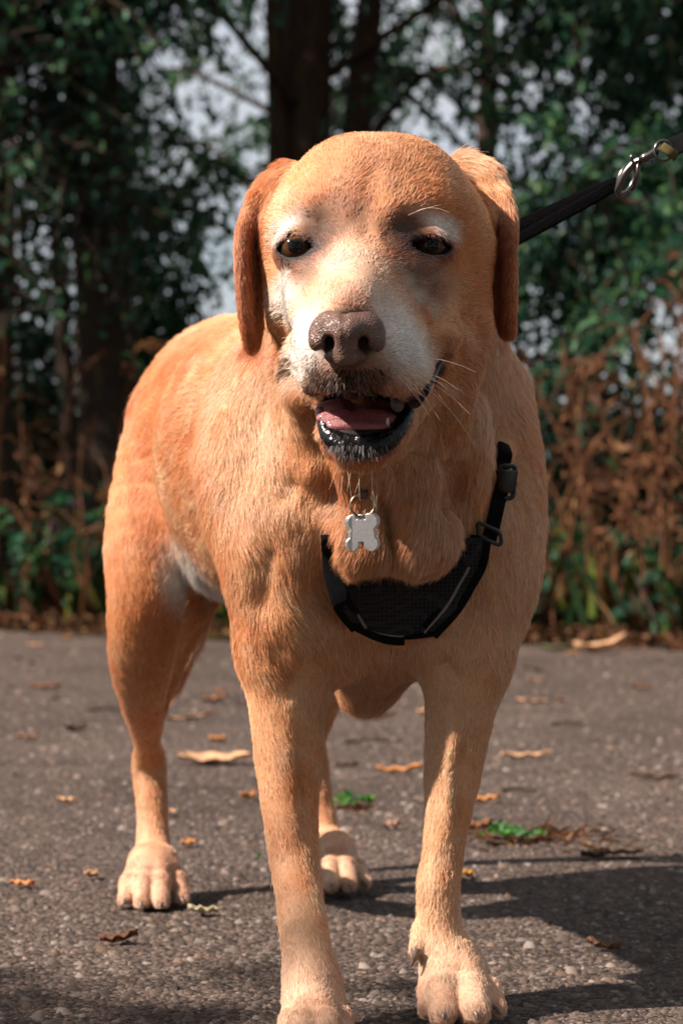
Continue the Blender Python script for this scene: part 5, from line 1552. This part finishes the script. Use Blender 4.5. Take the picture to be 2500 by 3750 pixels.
for lb, u, v, L_, a in (("dark bent twig on the path between the legs", 1370, 2722, .10, .15), ("thin dark twig on the path right of the dog", 1900, 2905, .05, -.3), ("dark twig at the left of the path", 395, 2600, .08, .1), ("short dark twig near the right border", 2080, 2650, .07, .5)):
    d = FPX * CAM_H / (v - 1875.0); x = (u - 1250) * d / FPX
    o = empty("twig", (x, d, gz(x, d) + .003)); COL.objects.unlink(o)
    P = catmull([(-L_ / 2, 0, .001), (-L_ * .15, L_ * .12, .004), (L_ * .2, -L_ * .05, .003), (L_ / 2, L_ * .1, .002)], 5)
    fk = catmull([P[7], P[7] + np.array([L_ * .12, L_ * .12, .003]), P[7] + np.array([L_ * .25, L_ * .15, .002])], 3)
    t_ = new_obj("twig", tubes_mesh("twig", [(P, np.linspace(.0028, .0012, len(P))), (fk, np.linspace(.0018, .0008, len(fk)))], 6), m_bark)
    t_.location = o.location; t_.rotation_euler = (0, 0, a); bpy.data.objects.remove(o)
    tag(t_, lb, "twig")
# ---- two little weeds growing through the path
def sprig(label, u, v, n_, spread, size, brown):
    d = FPX * CAM_H / (v - 1875.0); x = (u - 1250) * d / FPX
    root = tag(empty("path_weed", (x, d, gz(x, d))), label, "weed")
    P = np.stack([RNG.normal(0, spread, n_), RNG.normal(0, .02, n_), np.full(n_, .002)], 1)
    Vv, Qd, cc = leaf_blades(P + np.array([0, 0, .006]), RNG.normal(0, 1, (n_, 3)) * np.array([1, 1, .3]) + np.array([0, 0, .8]), unit(RNG.normal(0, .4, (n_, 3)) + np.array([0, -.6, 1.])), RNG.uniform(.6, 1.3, n_) * size, np.full(n_, .75), leaf_cols(n_, np.array([(.05, .16, .02), (.08, .20, .025), (.03, .11, .02)])), .2, .2)
    me = np_mesh("leaves", Vv, Qd, smooth=False); set_color(me, "tint", cc); new_obj("leaves", me, m_leaf, root)
    nb = brown; Pb = np.stack([RNG.normal(0, spread * 1.6, nb), RNG.normal(0, .03, nb), np.full(nb, .001)], 1)
    Vv, Qd, cc = leaf_blades(Pb, RNG.normal(0, 1, (nb, 3)) * np.array([1, 1, .3]) + np.array([0, 0, .25]), unit(RNG.normal(0, .5, (nb, 3)) + np.array([0, 0, 1.])), RNG.uniform(.010, .026, nb), np.full(nb, .08), leaf_cols(nb, BROWN * 1.3), .1, .3)
    me = np_mesh("dead_blades", Vv, Qd, smooth=False); set_color(me, "tint", cc); new_obj("dead_blades", me, m_dry, root)
sprig("small bright green sprig growing from the path between the front legs", 1290, 2950, 16, .010, .017, 90)
sprig("flat green creeping weed beside the right front leg", 1885, 3058, 34, .020, .016, 60)
sprig("single green leaflet on the path beside the front leg", 948, 3152, 2, .002, .012, 1)
nb = 130
Pb = np.stack([RNG.normal(.26, .06, nb), RNG.normal(3.28, .05, nb), np.full(nb, -.002)], 1)
Vv, Qd, cc = leaf_blades(Pb, RNG.normal(0, 1, (nb, 3)) * np.array([1, .6, .3]) + np.array([0, 0, .35]), unit(RNG.normal(0, .5, (nb, 3)) + np.array([0, 0, 1.])), RNG.uniform(.012, .032, nb), np.full(nb, .07), leaf_cols(nb, BROWN * 1.2), .1, .3)
me = np_mesh("dead_grass", Vv, Qd, smooth=False); set_color(me, "tint", cc)
tag(new_obj("dead_grass", me, m_dry), "low tuft of dead brown grass on the path at the right", "grass", kind="stuff")

# ---- look-alikes that still share a label are told apart by their order from the left
same = {}
for o in list(scn.objects):
    if o.parent is None and o.get("label"):
        same.setdefault(o["label"], []).append(o)
for lb, os_ in same.items():
    if len(os_) > 1 and len(lb.split()) <= (15 if len(os_) == 2 else 13):
        os_.sort(key=lambda q: q.location.x / max(q.location.y, .1))
        for i, o in enumerate(os_):
            o["label"] = ("leftmost " if i == 0 else "rightmost " if i == len(os_) - 1 else ("second" if len(os_) > 3 else "middle", "third", "fourth", "fifth", "sixth", "seventh", "eighth", "ninth", "tenth")[min(i - 1, 8)] + (" from left, " if len(os_) > 3 else " ")) + lb
